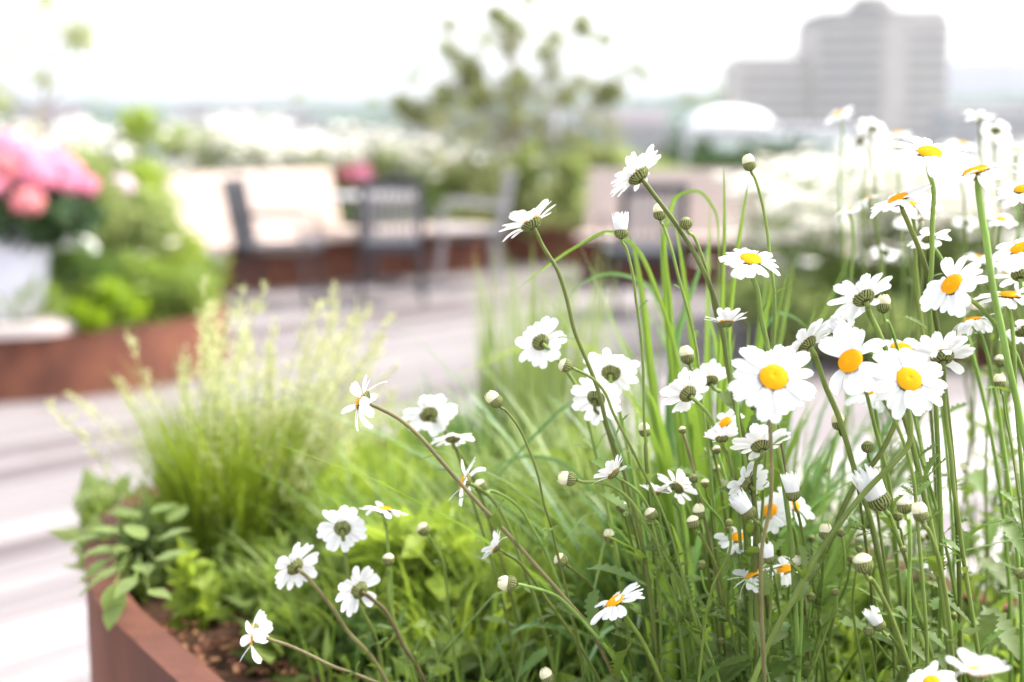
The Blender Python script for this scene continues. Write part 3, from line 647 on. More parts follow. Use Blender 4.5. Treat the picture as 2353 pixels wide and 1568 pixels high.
def stem_world(head, pts, d, dend=None):
    n = len(pts); out = [head]
    for i, q in enumerate(pts):
        dd = q[2] if len(q) > 2 else d + ((dend or d + .04) - d) * (i + 1) / n
        w = P(q[0] + JR.uniform(-2.2, 2.2), q[1], dd)
        if w.z < NS + .03: break
        out.append(w)
    tdir = (out[-1] - out[-2]).normalized(); p0 = out[-1]; b = soil_end(p0, tdir); L = (p0 - b).length; c = p0 + tdir * L * .45
    for u in (.15, .35, .6, .8, 1): out.append(p0 * (1 - u) ** 2 + c * 2 * u * (1 - u) + b * u * u)
    return out
def stem_leaves(t, W_, npx, rng, dens, size, base, zmax=None, mdl=None):
    # toothed leaves along the stem, bigger and denser lower down
    L_ = len(W_); k = int(dens * 2.5)
    for q in range(k):
        dd_ = .025 + .40 * rng.random() ** .75; i = next((j for j in range(2, L_ - 3) if (W_[j] - W_[0]).length > dd_), L_ // 2); p = W_[i]; td = (W_[i] - W_[i + 1]).normalized()
        f = min(1, max(.22, (W_[0] - p).length / .28)); s = size * f * rng.uniform(.5, 1.0)
        a = rng.uniform(0, 6.28); side = td.orthogonal().normalized(); side = Matrix.Rotation(a, 3, td) @ side; el = rng.uniform(.5, 1.1)
        x = (side * math.cos(el) + td * math.sin(el)).normalized(); y = td.cross(x).normalized(); z = x.cross(y)
        m4 = Matrix((( x.x, y.x, z.x, 0), (x.y, y.y, z.y, 0), (x.z, y.z, z.z, 0), (0, 0, 0, 1)))
        link('leaf', rng.choice(LEAF), t, Matrix.Translation(p - base) @ m4 @ Matrix.Diagonal((s, s * rng.uniform(1.0, 1.7), s, 1)))
def headmatrix(n, roll=0): return n.to_track_quat('Z', 'Y').to_matrix().to_4x4() @ Matrix.Rotation(roll, 4, 'Z')
def daisy(label, x, y, d, Rpx, n, kind, npet, pts, r=4.6, leaves=4, dend=None, gap=None, group=None, brown=False):
    rng = random.Random(int(x * 31 + y)); s = Rpx * 1.08 / FPX * d; nw = N(n); head = P(x, y, d)
    att = head - nw * s * .15; W_ = stem_world(att, pts, d, dend)
    # leave the head along its axis, then follow the path
    L1 = (W_[1] - W_[0]).length * .3; W_ = spline([W_[0], (W_[0] - nw * L1).lerp(W_[0] + (W_[1] - W_[0]) * .3, .5)] + W_[1:], 6); base = W_[-1]
    t = thing('daisy', base, label, 'daisy', group)
    rr = r / FPX * d; mb = MB(); m = len(W_); mb.tube([p - base for p in W_], [rr * (1.2 if i < 2 else .92 + .15 * i / m) for i in range(m)], 10)
    mb.build('stem', M['stemb'] if brown else M['stem'], t, smooth=True)
    H = Matrix.Translation(head - base) @ headmatrix(nw, rng.uniform(0, 6)); S = Matrix.Diagonal((s, s, s, 1))
    link('calyx', CAL, t, H @ S); link('disc', DISC, t, H @ S)
    for j in range(npet):
        a = 2 * math.pi * j / npet + rng.uniform(-.09, .09)
        if gap and any(abs(((a - g0 + math.pi) % (2 * math.pi)) - math.pi) < g1 for g0, g1 in gap): continue
        k2 = kind if kind != 'ragged' else rng.choice(['flat', 'reflex', 'droop', 'full', 'cup'])
        if rng.random() < .035: continue
        if rng.random() < .08: k2 = rng.choice(['droop', 'cup', 'full', 'flat'])
        sc = rng.uniform(.84, 1.07); ti = rng.uniform(-.17, .17)
        link('petal', rng.choice(PET[k2]), t, H @ Matrix.Rotation(a, 4, 'Z') @ Matrix.Rotation(-ti, 4, 'Y') @ Matrix.Translation((0, 0, (j % 2) * .012 * s)) @ Matrix.Diagonal((s * sc, s * sc * (22 / max(14, npet)) ** .6, s * sc, 1)))
    stem_leaves(t, W_, len(W_), rng, leaves, .055, base)
    return t
def bud(label, x, y, d, Rpx, dirp, op, pts, r=3.0, leaves=4, group=None, dend=None, brown=False):
    rng = random.Random(int(x * 17 + y)); s = Rpx / .285 / FPX * d; nw = N((dirp[0], dirp[1], dirp[2] if len(dirp) > 2 else 0)); head = P(x, y, d)
    W_ = stem_world(head - nw * s * .28, pts, d, dend); L1 = (W_[1] - W_[0]).length * .3; W_ = spline([W_[0], (W_[0] - nw * L1).lerp(W_[0] + (W_[1] - W_[0]) * .3, .5)] + W_[1:], 6); base = W_[-1]
    t = thing('daisy_bud', base, label, 'daisy bud', group); rr = r / FPX * d; mb = MB(); m = len(W_)
    mb.tube([p - base for p in W_], [rr * (1 + .15 * i / m) for i in range(m)], 8); mb.build('stem', M['stemb'] if brown else M['stem'], t, smooth=True)
    H = Matrix.Translation(head - base) @ headmatrix(nw, rng.uniform(0, 6)) @ Matrix.Diagonal((s, s, s, 1)); link('calyx', BUDC, t, H)
    if op >= 0: link('petal_tuft', rng.choice(BP[.08 if op < .2 else (.35 if op < .7 else 1.0)]), t, H)
    if op < 0: link('bud_tip', TIP, t, H)
    stem_leaves(t, W_, len(W_), rng, leaves, .05, base); return t
# open flowers: label, disc x, y, depth, petal reach in px, facing (right, up, to viewer), petal kind, count, stem path
daisy('highest side view daisy left of the tall grass, tilted up left, dark calyx showing', 1466, 403, .87, 84, (-.60, .72, -.32), 'full', 28, [(1500, 445), (1545, 505), (1590, 575), (1622, 640), (1645, 700), (1660, 773), (1675, 850), (1690, 930), (1706, 1000), (1722, 1080), (1734, 1180), (1736, 1300), (1740, 1450)], 6, 5)
daisy('side view daisy over the slatted bench, second highest at centre', 1220, 513, .88, 78, (-.48, .84, -.22), 'full', 20, [(1245, 560), (1280, 620), (1303, 690), (1322, 760), (1350, 830), (1378, 905), (1395, 985), (1425, 1060), (1452, 1150), (1480, 1280), (1500, 1420)], 5, 5)
daisy('daisy seen from behind at centre, round petals with dark oval calyx', 1242, 786, .95, 64, (-.42, .38, -.82), 'flat', 17, [(1262, 805), (1290, 835), (1322, 880), (1345, 950), (1370, 1040), (1400, 1180)], 4.5, 3)
daisy('big blurred daisy seen from behind beside a thin curved stem, centre right', 1404, 857, .96, 68, (.15, .5, -.85), 'flat', 20, [(1410, 900), (1430, 980), (1452, 1080), (1470, 1200)], 4.5, 3)
daisy('lower daisy overlapping another from behind, petals fanning down left', 1370, 915, .94, 66, (.35, .5, -.75), 'flat', 18, [(1385, 960), (1410, 1040), (1440, 1140)], 4.5, 3)
daisy('yellow centred daisy crossed by a thin bud stem, above the tall grass', 1725, 597, .87, 80, (.08, .84, .5), 'flat', 21, [(1736, 660), (1748, 730), (1762, 800), (1770, 880), (1780, 980), (1800, 1100), (1820, 1250), (1830, 1420)], 6.5, 5)
daisy('daisy seen from below with large dark green calyx, right of centre', 1984, 684, .86, 80, (-.28, .72, -.62), 'full', 23, [(1996, 712), (2020, 765), (2045, 830), (2062, 900), (2090, 1000), (2120, 1120), (2150, 1260), (2170, 1420)], 7, 5)
daisy('side view daisy tucked left beneath the one with large dark calyx', 1930, 752, .89, 80, (-.50, .74, -.42), 'full', 22, [(1955, 800), (1985, 880), (2010, 980), (2040, 1100), (2060, 1250)], 5, 3)
daisy('side view daisy just above the largest yellow centred daisy', 1853, 790, .87, 76, (-.55, .70, -.45), 'full', 22, [(1875, 830), (1898, 885), (1925, 955), (1945, 1020), (1970, 1095), (1995, 1180), (2020, 1280), (2040, 1380), (2065, 1480)], 7, 5)
daisy('largest daisy facing the viewer with an orange yellow disc', 1778, 868, .79, 106, (-.02, .52, .85), 'flat', 24, [(1772, 960), (1774, 1060), (1768, 1160), (1752, 1260), (1748, 1380), (1752, 1500)], 5, 3, brown=True)
daisy('ragged daisy with few petals between the two large facing daisies', 1955, 831, .82, 96, (-.55, .42, .62), 'ragged', 15, [(1985, 862), (2012, 895), (2040, 935), (2070, 1000), (2096, 1090), (2110, 1200), (2120, 1350)], 4.5, 3, gap=[(1.2, .45), (4.2, .5)])
daisy('second large facing daisy with an orange disc, right of centre', 2088, 873, .83, 98, (.1, .5, .85), 'flat', 23, [(2090, 975), (2087, 1020), (2055, 1065), (2003, 1112), (1936, 1196), (1870, 1290), (1820, 1380), (1776, 1455), (1730, 1568)], 7, 5)
daisy('half hidden daisy behind the second large facing daisy, hooked stem', 2052, 905, .87, 60, (-.1, .8, .1), 'flat', 18, [(2060, 950), (2045, 1000), (2010, 1062), (1975, 1100), (1940, 1165), (1913, 1235), (1865, 1330), (1803, 1412), (1749, 1512)], 6.5, 5)
daisy('daisy with round dark calyx facing the viewer on a pale straight stem, right', 2165, 820, .86, 82, (.0, .80, -.58), 'full', 24, [(2170, 880), (2175, 956), (2182, 1040), (2190, 1110), (2203, 1196), (2216, 1290), (2230, 1390), (2246, 1500)], 5.5, 5)
daisy('tilted daisy with narrow orange disc facing left, right side', 2189, 655, .86, 88, (-.66, .55, .45), 'flat', 20, [(2222, 682), (2260, 715), (2300, 760), (2330, 810), (2353, 860), (2380, 960)], 5.5, 3)
daisy('highest sharp daisy at upper right with wide yellow disc', 2136, 353, .86, 92, (.05, .84, .5), 'flat', 24, [(2143, 430), (2144, 510), (2140, 600), (2134, 690), (2140, 800), (2150, 950), (2160, 1100)], 6, 2)
daisy('wide flat daisy seen edge on at upper right, thick dark stem', 2243, 396, .81, 96, (-.28, .95, .12), 'flat', 22, [(2248, 430), (2257, 490), (2266, 560), (2276, 620), (2287, 690), (2300, 760), (2316, 840), (2334, 920), (2350, 990), (2370, 1080)], 8.5, 1)
daisy('edge on daisy with sloping yellow disc left of the highest right one', 2065, 458, .86, 78, (-.42, .88, .2), 'flat', 20, [(2072, 480), (2090, 520), (2110, 565), (2130, 623), (2142, 680), (2155, 760), (2170, 900)], 6, 1)
daisy('flat daisy half behind the edge on one, its disc touching, upper right', 2098, 467, .95, 72, (0, .86, .45), 'flat', 20, [(2099, 520), (2102, 590), (2110, 680), (2125, 800)], 5, 1)
daisy('daisy cut by the right picture edge below the wide edge on one', 2352, 436, .90, 66, (-.2, .85, .4), 'flat', 20, [(2360, 520), (2365, 640)], 5, 1)
daisy('daisy at the right edge rising right, yellow disc cut off', 2346, 572, .86, 78, (-.42, .82, .3), 'flat', 20, [(2356, 640), (2362, 740)], 5, 1)
daisy('edge on daisy with thin yellow disc line near the right edge', 2320, 681, .87, 78, (.02, .97, .16), 'flat', 22, [(2325, 740), (2330, 820), (2332, 900), (2340, 1000), (2350, 1120)], 5, 2)
daisy('daisy from behind above the edge on one at the right border', 2345, 632, .90, 66, (.2, .75, -.5), 'full', 20, [(2354, 690), (2362, 760)], 5, 1)
daisy('small flat daisy seen from below right of the dark calyx flower', 2235, 738, .90, 66, (-.15, .96, -.12), 'droop', 20, [(2250, 765), (2268, 810), (2280, 870), (2294, 950), (2310, 1060), (2330, 1200)], 5, 2)
daisy('daisy at the right edge beside a blurred bud, petals spread', 2350, 760, .92, 60, (-.2, .7, -.5), 'flat', 18, [(2362, 820), (2370, 900)], 5, 1)
daisy('half open daisy with petals cupped upward, left of the crossed yellow one', 1669, 742, .87, 56, (-.04, .96, -.2), 'cup', 22, [(1672, 780), (1680, 830), (1690, 900), (1698, 980), (1712, 1060), (1720, 1180), (1722, 1300)], 4.5, 5)
daisy('small daisy from behind left of the largest facing daisy', 1580, 905, .88, 66, (-.45, .5, -.72), 'full', 22, [(1602, 925), (1628, 955), (1650, 1000), (1672, 1060), (1690, 1140), (1700, 1250)], 4.5, 4)
daisy('blurred cupped daisy touching the left petals of the largest one', 1633, 875, .95, 54, (-.05, .72, -.62), 'cup', 18, [(1655, 900), (1678, 930), (1695, 975), (1710, 1040), (1725, 1150)], 4.5, 3)
daisy('small sideways daisy below the cupped one, yellow glimpse in the middle', 1667, 972, .95, 52, (-.5, .6, .3), 'flat', 16, [(1690, 1000), (1710, 1060), (1725, 1160)], 4, 3)
daisy('cupped daisy with striped calyx under the largest flower, left of its stem', 1659, 1008, .88, 48, (-.05, .85, -.45), 'cup', 18, [(1672, 1040), (1690, 1100), (1705, 1180), (1715, 1300)], 4, 3)
daisy('daisy seen from below directly under the largest one', 1748, 1024, .88, 72, (-.15, .78, -.55), 'full', 18, [(1738, 1060), (1732, 1120), (1738, 1200), (1745, 1320)], 5, 4)
daisy('far left reaching daisy on a long brown arching stem, thin side view', 833, 920, .87, 76, (-.86, .42, -.12), 'ragged', 18, [(870, 938), (920, 965), (965, 1005), (1010, 1055), (1055, 1108), (1115, 1175), (1175, 1237), (1235, 1305), (1300, 1375), (1350, 1435), (1400, 1530)], 5, 6, brown=True, gap=[(1.8, .35)])
daisy('blurred daisy from behind right of the long arching stem', 985, 952, 1.02, 66, (-.25, .62, -.7), 'flat', 18, [(1003, 968), (1030, 1000), (1060, 1050), (1100, 1130), (1140, 1240)], 4.5, 3)
daisy('small blurred daisy below the one behind the arching stem', 1040, 1008, .99, 54, (-.1, .85, -.35), 'flat', 16, [(1048, 1030), (1062, 1070), (1085, 1140), (1120, 1250)], 4, 3)
daisy('upright narrow daisy crossed by the arching brown stem', 1068, 1108, .93, 66, (-.9, .32, -.1), 'flat', 18, [(1088, 1115), (1120, 1135), (1160, 1190), (1200, 1290)], 4.5, 4)
daisy('round daisy from behind with green calyx and pale stem, lower left group', 787, 1214, .98, 62, (-.08, .4, -.9), 'flat', 19, [(790, 1245), (797, 1300), (808, 1360), (832, 1405), (858, 1450), (872, 1510), (880, 1568)], 5, 3)
daisy('flat daisy in side view at the top of the lower left group', 882, 1172, .98, 58, (.1, .96, -.14), 'flat', 18, [(888, 1210), (893, 1270), (900, 1340), (905, 1420), (925, 1480)], 4, 2)
daisy('tilted daisy from behind left of the round one, lower left group', 677, 1302, .97, 66, (-.62, .38, -.55), 'flat', 20, [(702, 1322), (735, 1358), (765, 1400), (800, 1450), (850, 1505), (890, 1568)], 5, 3, brown=True)
daisy('daisy from behind with long dark oval calyx below the round one', 825, 1356, .97, 66, (-.6, .22, -.68), 'flat', 18, [(848, 1372), (880, 1400), (905, 1440), (925, 1480), (955, 1530), (975, 1568)], 5, 3, brown=True)
daisy('lowest left daisy with only a few scattered petals', 583, 1458, .93, 80, (-.9, .08, .14), 'ragged', 17, [(612, 1466), (660, 1482), (710, 1505), (765, 1532), (815, 1550), (860, 1568)], 4.5, 2, brown=True, gap=[(0, .5), (2.2, .35), (3.9, .4)])
daisy('small half open daisy cupped to the left, low centre', 1140, 1258, .94, 44, (-.78, .5, -.15), 'cup', 20, [(1160, 1272), (1190, 1290), (1222, 1330), (1260, 1380), (1310, 1450)], 4, 4)
daisy('half open daisy with petals pointing up left, centre of the stems', 1409, 1088, .88, 52, (-.62, .68, -.25), 'cup', 22, [(1430, 1105), (1465, 1130), (1490, 1165), (1515, 1230), (1540, 1320), (1560, 1430)], 4, 5)
daisy('low daisy with yellow disc tilted left, bottom centre', 1415, 1384, .87, 78, (-.52, .84, .12), 'flat', 20, [(1440, 1420), (1475, 1470), (1505, 1530), (1530, 1600)], 5.5, 4)
daisy('half open daisy with brown calyx behind crossing stems, centre', 1506, 1132, .92, 40, (.05, .9, -.2), 'cup', 18, [(1512, 1170), (1525, 1240), (1545, 1330), (1560, 1450)], 4, 4)
daisy('daisy whose long petals hang down right behind a diagonal stem', 1555, 1120, .93, 58, (.55, .6, -.4), 'full', 16, [(1560, 1170), (1570, 1250), (1580, 1360)], 4.5, 4)
daisy('daisy behind the stems under the largest flower, petals left', 1716, 1112, .90, 60, (-.55, .35, -.7), 'flat', 20, [(1728, 1135), (1738, 1190), (1745, 1280), (1750, 1400)], 4.5, 3)
daisy('daisy with golden disc half hidden behind stems, lower right of centre', 1696, 1236, .93, 56, (-.1, .86, .4), 'flat', 18, [(1700, 1290), (1706, 1370)], 4.5, 3)
daisy('low daisy from the side with brownish calyx among dense stems', 1732, 1322, .91, 66, (-.45, .82, -.1), 'ragged', 18, [(1740, 1370), (1748, 1450)], 4.5, 3)
daisy('low daisy with yellow disc line among stems, right of brown calyx one', 1803, 1310, .96, 58, (-.35, .88, .25), 'flat', 18, [(1812, 1370), (1818, 1450)], 4.5, 3)
daisy('daisy with orange disc peeping out behind stems below the largest one', 1770, 1175, .97, 60, (-.45, .5, .55), 'flat', 18, [(1785, 1230), (1795, 1320)], 4.5, 3)
daisy('white daisy behind the bunch of stems, orange disc at its right', 1822, 1160, 1.0, 60, (.4, .6, .5), 'flat', 18, [(1828, 1220), (1835, 1320)], 4.5, 3)
daisy('very blurred close daisy in the bottom right corner', 2246, 1545, .68, 84, (.05, .93, .1), 'cup', 13, [(2250, 1600), (2255, 1680)], 7, 0, dend=.72)
daisy('blurred close white daisy low beside the corner one', 2140, 1568, .78, 60, (-.3, .7, .4), 'flat', 16, [(2146, 1640)], 6, 0, dend=.8)
daisy('white daisy behind the ragged one above the second facing daisy', 2010, 900, .98, 74, (-.1, .7, .4), 'flat', 20, [(2018, 980), (2030, 1080), (2050, 1200)], 5, 3)
daisy('white daisy glimpsed above the second facing daisy, yellow line showing', 2070, 800, .96, 78, (.05, .9, .25), 'flat', 20, [(2085, 880), (2110, 980), (2130, 1100)], 5, 3)
daisy('small dark calyx daisy between tall stems at upper right', 2134, 548, .93, 50, (-.2, .9, -.4), 'flat', 16, [(2150, 575), (2175, 620), (2200, 690), (2230, 800)], 5, 1)
daisy('white daisy left of the round dark calyx one, seen from the side', 2150, 800, .97, 66, (-.2, .8, -.2), 'flat', 18, [(2158, 870), (2166, 960), (2180, 1080)], 4.5, 3)
# buds
bud('highest bud, top centre right, on a long thin curving stem', 1722, 380, .87, 14.5, (-.25, .95), .35, [(1732, 405), (1748, 450), (1762, 520), (1770, 600), (1778, 660), (1781, 720), (1776, 790), (1772, 860)], 3.4, 3)
bud('bud just left of the highest side view daisy stem', 1516, 493, .91, 14.5, (-.1, .95), .35, [(1524, 515), (1540, 560), (1560, 640), (1580, 720), (1598, 800), (1608, 880), (1625, 1000)], 3.4, 3)
bud('round green bud right of the highest side view daisy stem', 1576, 514, .87, 15, (-.2, .95), -1, [(1590, 540), (1612, 585), (1628, 640), (1640, 710), (1665, 800), (1682, 880), (1700, 980), (1710, 1100)], 3.6, 4)
bud('bud with flat white crown of petals over the right bench', 1427, 535, .88, 15.5, (-.05, 1), 1, [(1436, 565), (1450, 620), (1463, 690), (1473, 770), (1477, 860), (1482, 960), (1486, 1060), (1500, 1200)], 3.4, 4)
bud('cream bud on a thin arching stem left of centre', 1139, 923, .87, 16, (-.6, .7), .35, [(1158, 940), (1190, 978), (1213, 1030), (1235, 1095), (1252, 1160), (1268, 1215), (1280, 1270), (1300, 1350)], 3, 3)
bud('cream bud hanging left in front of two blurred daisies', 1301, 841, .86, 15, (-.85, .3), .1, [(1325, 850), (1360, 868), (1388, 900), (1408, 950), (1432, 990), (1462, 1050), (1490, 1110), (1530, 1200), (1570, 1330)], 3.4, 5)
bud('bud facing left on an arching stem, centre of the stems', 1310, 1101, .87, 16.5, (-.95, .15), .35, [(1335, 1107), (1375, 1109), (1412, 1122), (1450, 1155), (1480, 1200), (1525, 1270), (1570, 1350), (1620, 1470)], 3.8, 5)
bud('small bud beside the narrow upright daisy', 1105, 1119, .95, 14.5, (-.6, .7), .1, [(1125, 1128), (1160, 1142), (1195, 1170), (1222, 1210), (1250, 1260), (1285, 1350)], 3.4, 3)
bud('blurred bud alone in the green, low left of centre', 974, 1218, 1.0, 14.5, (-.55, .75), .1, [(990, 1240), (1015, 1285), (1026, 1340), (1032, 1400), (1040, 1480)], 3.4, 2)
bud('blurred white bud on a straight stem, lower left group', 892, 1288, .98, 13.5, (0, 1), .1, [(893, 1320), (896, 1380), (906, 1430), (930, 1475), (965, 1550)], 4, 2)
bud('white bud pointing left above the bottom, low centre', 1173, 1341, .87, 17, (-.97, .1), .35, [(1200, 1345), (1240, 1355), (1280, 1372), (1320, 1405), (1360, 1450), (1395, 1490), (1430, 1550)], 3.8, 4)
bud('bud crossed by a thin stem, low centre', 1290, 1289, .91, 15, (-.7, .6), .1, [(1308, 1303), (1340, 1330), (1370, 1362), (1400, 1410)], 3.2, 4)
bud('small upright cream bud in the green at centre', 1400, 1236, .93, 12, (-.1, 1), .35, [(1405, 1255), (1415, 1300), (1425, 1355), (1440, 1450)], 2.8, 3)
bud('round cream bud left of the dense stems', 1428, 1166, .93, 12.5, (-.1, 1), .1, [(1433, 1185), (1448, 1235), (1465, 1310), (1480, 1420)], 3, 4)
bud('bud between crossing stems beneath the half open brown calyx daisy', 1497, 1183, .89, 14, (-.5, .8), .1, [(1510, 1200), (1530, 1260), (1555, 1330), (1580, 1430)], 3, 4)
bud('small white bud above the half open daisy, centre', 1482, 993, .92, 13, (-.2, .95), .35, [(1484, 1020), (1486, 1080), (1492, 1150)], 2.8, 3)
bud('white bud under the two large facing daisies', 1927, 975, .89, 15, (-.15, .95), .35, [(1938, 1000), (1955, 1045), (1970, 1120), (1985, 1220)], 3.4, 4)
bud('green bud above the crossing thick stems', 1994, 1028, .88, 14.5, (-.05, 1), -1, [(1998, 1050), (2003, 1090), (2015, 1160), (2035, 1300)], 3.2, 3)
bud('cream bud on a dark thin stem before the white deck at right', 2298, 882, .87, 13.5, (-.1, 1), .35, [(2303, 905), (2312, 960), (2322, 1020), (2335, 1100), (2350, 1200)], 2.6, 4)
bud('big flaring white bud right of the crossing thick stems', 2020, 1150, .86, 27, (-.5, .85), 1, [(2040, 1180), (2065, 1235), (2085, 1300), (2100, 1370), (2125, 1450), (2150, 1540)], 5, 5)
bud('blurred cream bud left of its twin, right part', 2078, 1165, .81, 17.5, (-.1, 1), .1, [(2086, 1190), (2092, 1260), (2090, 1340), (2088, 1430)], 4.5, 3)
bud('blurred cream bud right of its twin, right part', 2116, 1184, .80, 17.5, (-.25, .95), .35, [(2130, 1215), (2150, 1265), (2168, 1330), (2180, 1420), (2190, 1520)], 5, 3)
bud('small green bud under the blurred cream twins', 2063, 1187, .88, 11, (0, 1), -1, [(2070, 1215), (2082, 1280), (2095, 1380)], 3, 4)
bud('small cream bud leaning on the crossing thick stems', 1897, 1228, .87, 14.5, (0, 1), .35, [(1895, 1260), (1890, 1330)], 4, 5)
bud('large blurred cream bud low right of the crossing stems', 1984, 1298, .80, 22, (-.2, .9), .1, [(2003, 1330), (2030, 1380), (2060, 1450), (2090, 1540)], 5, 3)
bud('frayed tall bud in front of low daisies, lower centre right', 1768, 1285, .87, 13, (-.25, .95), 1, [(1771, 1310), (1770, 1370), (1768, 1450)], 3.4, 4)
bud('cream bud right of the frayed tall bud', 1836, 1297, .87, 17, (-.1, .9, .4), .1, [(1842, 1325), (1842, 1400), (1838, 1500)], 3.6, 4)
bud('flaring bud with cream petals above the frayed one', 1720, 1178, .88, 18, (-.6, .75), 1, [(1742, 1200), (1765, 1240), (1780, 1320)], 3.8, 4)
bud('white tipped bud right of its closer twin, lower centre', 1606, 1182, .90, 14, (-.1, .95), .35, [(1612, 1210), (1622, 1270), (1635, 1370)], 3.2, 3)
bud('striped bud left of its twin, lower centre', 1593, 1202, .87, 14.5, (-.25, .95), .1, [(1605, 1225), (1630, 1270), (1655, 1320), (1672, 1400)], 3.8, 4)
bud('flaring bud crossed by a bright diagonal stem', 1822, 1137, .88, 17, (-.15, .95), 1, [(1832, 1180), (1850, 1260), (1870, 1350)], 3.6, 3)
bud('tall white flaring bud low right with a green bud beside it', 2020, 1437, .87, 15, (-.5, .85), 1, [(2042, 1458), (2068, 1490), (2085, 1530)], 3.6, 4)
bud('green bud touching the tall flaring one, low right', 1997, 1450, .87, 13.5, (0, 1), -1, [(2001, 1475), (2006, 1510), (2012, 1550)], 3.2, 3)
bud('tiny green bud deep among the lower stems', 1657, 1474, .93, 9, (0, 1), -1, [(1660, 1500), (1664, 1550)], 2.6, 3)
bud('green bud cut by the right picture edge', 2347, 1318, .86, 13.5, (-.5, .6), -1, [(2362, 1340), (2375, 1400)], 3.2, 2)
bud('white bud at the bottom edge, low centre', 1259, 1560, .90, 15, (-.4, .85), .35, [(1270, 1600)], 3.4, 2)
bud('cream bud behind the large dark calyx daisy', 2030, 705, .91, 16, (0, 1), .35, [(2042, 740), (2060, 790), (2080, 870)], 3.6, 1)
bud('half open cream bud left of the ragged daisy', 1955, 768, .86, 17, (-.85, .5), 1, [(1985, 795), (2015, 825), (2040, 860), (2075, 950)], 4, 2)
bud('blurred bud just above the white deck, far right', 2298, 832, 1.0, 13, (0, 1), .1, [(2303, 860), (2312, 930), (2330, 1050)], 3.2, 2)
bud('small cream bud between grass and stems, left of twin buds', 1620, 1112, .93, 9.5, (-.1, 1), .1, [(1628, 1150), (1640, 1220)], 2.6, 3)
bud('white bud left of the largest facing daisy, over the grass', 1580, 822, .93, 16, (-.2, .9), .35, [(1592, 850), (1610, 910), (1630, 1000)], 3.6, 2)
# hidden-headed stems of the thicket at right: heads lie in the white crowd above
rng2 = random.Random(99)
for i in range(15):
    hx = rng2.uniform(1900, 2420); hy = rng2.uniform(430, 800); d = rng2.uniform(1.08, 1.38); bx = hx + rng2.uniform(-90, 190)
    daisy('blurred white daisy in the crowd right of the grass, behind the sharp ones', hx, hy, d, rng2.uniform(34, 46) * .9 / d * 1.25, (rng2.uniform(-.5, .4), .8, rng2.uniform(-.4, .5)), 'flat', 15,
          [(hx + (bx - hx) * u + rng2.uniform(-22, 22), hy + (1500 - hy) * u) for u in (.15, .35, .6, .85, 1)], 3.4, 5, group='blurred daisies crowding behind the sharp ones')
for i in range(14):
    hx = rng2.uniform(1880, 2400); hy = rng2.uniform(1030, 1330); d = rng2.uniform(1.08, 1.3); bx = hx + rng2.uniform(0, 120)
    bud('thin blurred green bud standing before the pale deck at right', hx, hy, d, 9 / d, (rng2.uniform(-.3, .3), 1), rng2.choice([-1, -1, .1]), [(hx + (bx - hx) * u + rng2.uniform(-16, 16), hy + (1560 - hy) * u) for u in (.3, .6, 1)], 2.6 / d, 6, group='thin buds before the pale deck')
for i in range(32):
    bx = rng2.choice([rng2.uniform(1580, 1860), rng2.uniform(1750, 2350)]); d = rng2.uniform(.86, 1.2); tx = bx + rng2.uniform(-190, 110); ty = rng2.uniform(1180, 1420)
    bud('small green bud low in the thicket of daisy stems', tx, ty, d, rng2.uniform(8, 11), (rng2.uniform(-.4, .2), 1), -1, [(tx + (bx - tx) * .3 + rng2.uniform(-22, 22), ty + (1568 - ty) * .4), (bx, 1568)], 3.2, 9, group='small buds low in the thicket')
for i in range(7):
    bx = 1640 + i * 32 + rng2.uniform(-14, 14); 
    bud('small green bud high on a stem crossing the thicket', bx - 60 + rng2.uniform(-60, 40), rng2.uniform(930, 1120), rng2.uniform(.9, 1.02), rng2.uniform(8, 11), (-.3, 1), rng2.choice([-1, .1]), [(bx - 30, 1200), (bx, 1350), (bx + 15, 1520)], 3.8, 9, group='small buds on stems crossing the thicket', brown=i % 2 == 0)

# daisies too small or blurred to show parts: one mesh each
def far_daisy_mesh(seed, hgt, face):
    r = random.Random(seed); mb = MB(); lx, ly = r.uniform(-.12, .12), r.uniform(-.08, .08)
    path = spline([(0, 0, 0), (lx * .3, ly * .3, hgt * .5), (lx, ly, hgt)], 5); mb.tube(path, .0022, 5, 0)
    n = Vector(face).normalized(); q = n.to_track_quat('Z', 'Y').to_matrix(); h = path[-1] + n * .004
    for j in range(14):
        a = 2 * math.pi * j / 14; vs = []
        for u, w, z in ((.15, .12, 0), (.6, .15, .08), (.97, .08, .0)): vs += [q @ Vector((math.cos(a) * u - math.sin(a) * s * w, math.sin(a) * u + math.cos(a) * s * w, z)) * .027 + h for s in (-1, 1)]
        mb.add([tuple(v) for v in vs], [(0, 1, 3, 2), (2, 3, 5, 4)], 1)
    rows = [[tuple(q @ Vector((.3 * c_ * math.cos(j * math.pi / 4), .3 * c_ * math.sin(j * math.pi / 4), .04 + z)) * .027 + h) for j in range(8)] for c_, z in ((1, 0), (.8, .1), (.1, .15))]; mb.grid(rows, True, 2)
    for k in range(3):
        i = r.randint(2, 10); p = path[i]; a = r.uniform(0, 6.28); mb.quads([[tuple(p), (p.x + .02 * math.cos(a + .5), p.y + .02 * math.sin(a + .5), p.z + .01), (p.x + .05 * math.cos(a), p.y + .05 * math.sin(a), p.z + .03), (p.x + .02 * math.cos(a - .5), p.y + .02 * math.sin(a - .5), p.z + .01)]], 3)
    return mb.mesh('daisy', [M['stem'], M['petalfar'], M['disc'], M['leaf']])
FD = [far_daisy_mesh(i, 1.0, (rnd.uniform(-.6, .6), rnd.uniform(-.9, .5), rnd.uniform(.5, 1))) for i in range(8)]
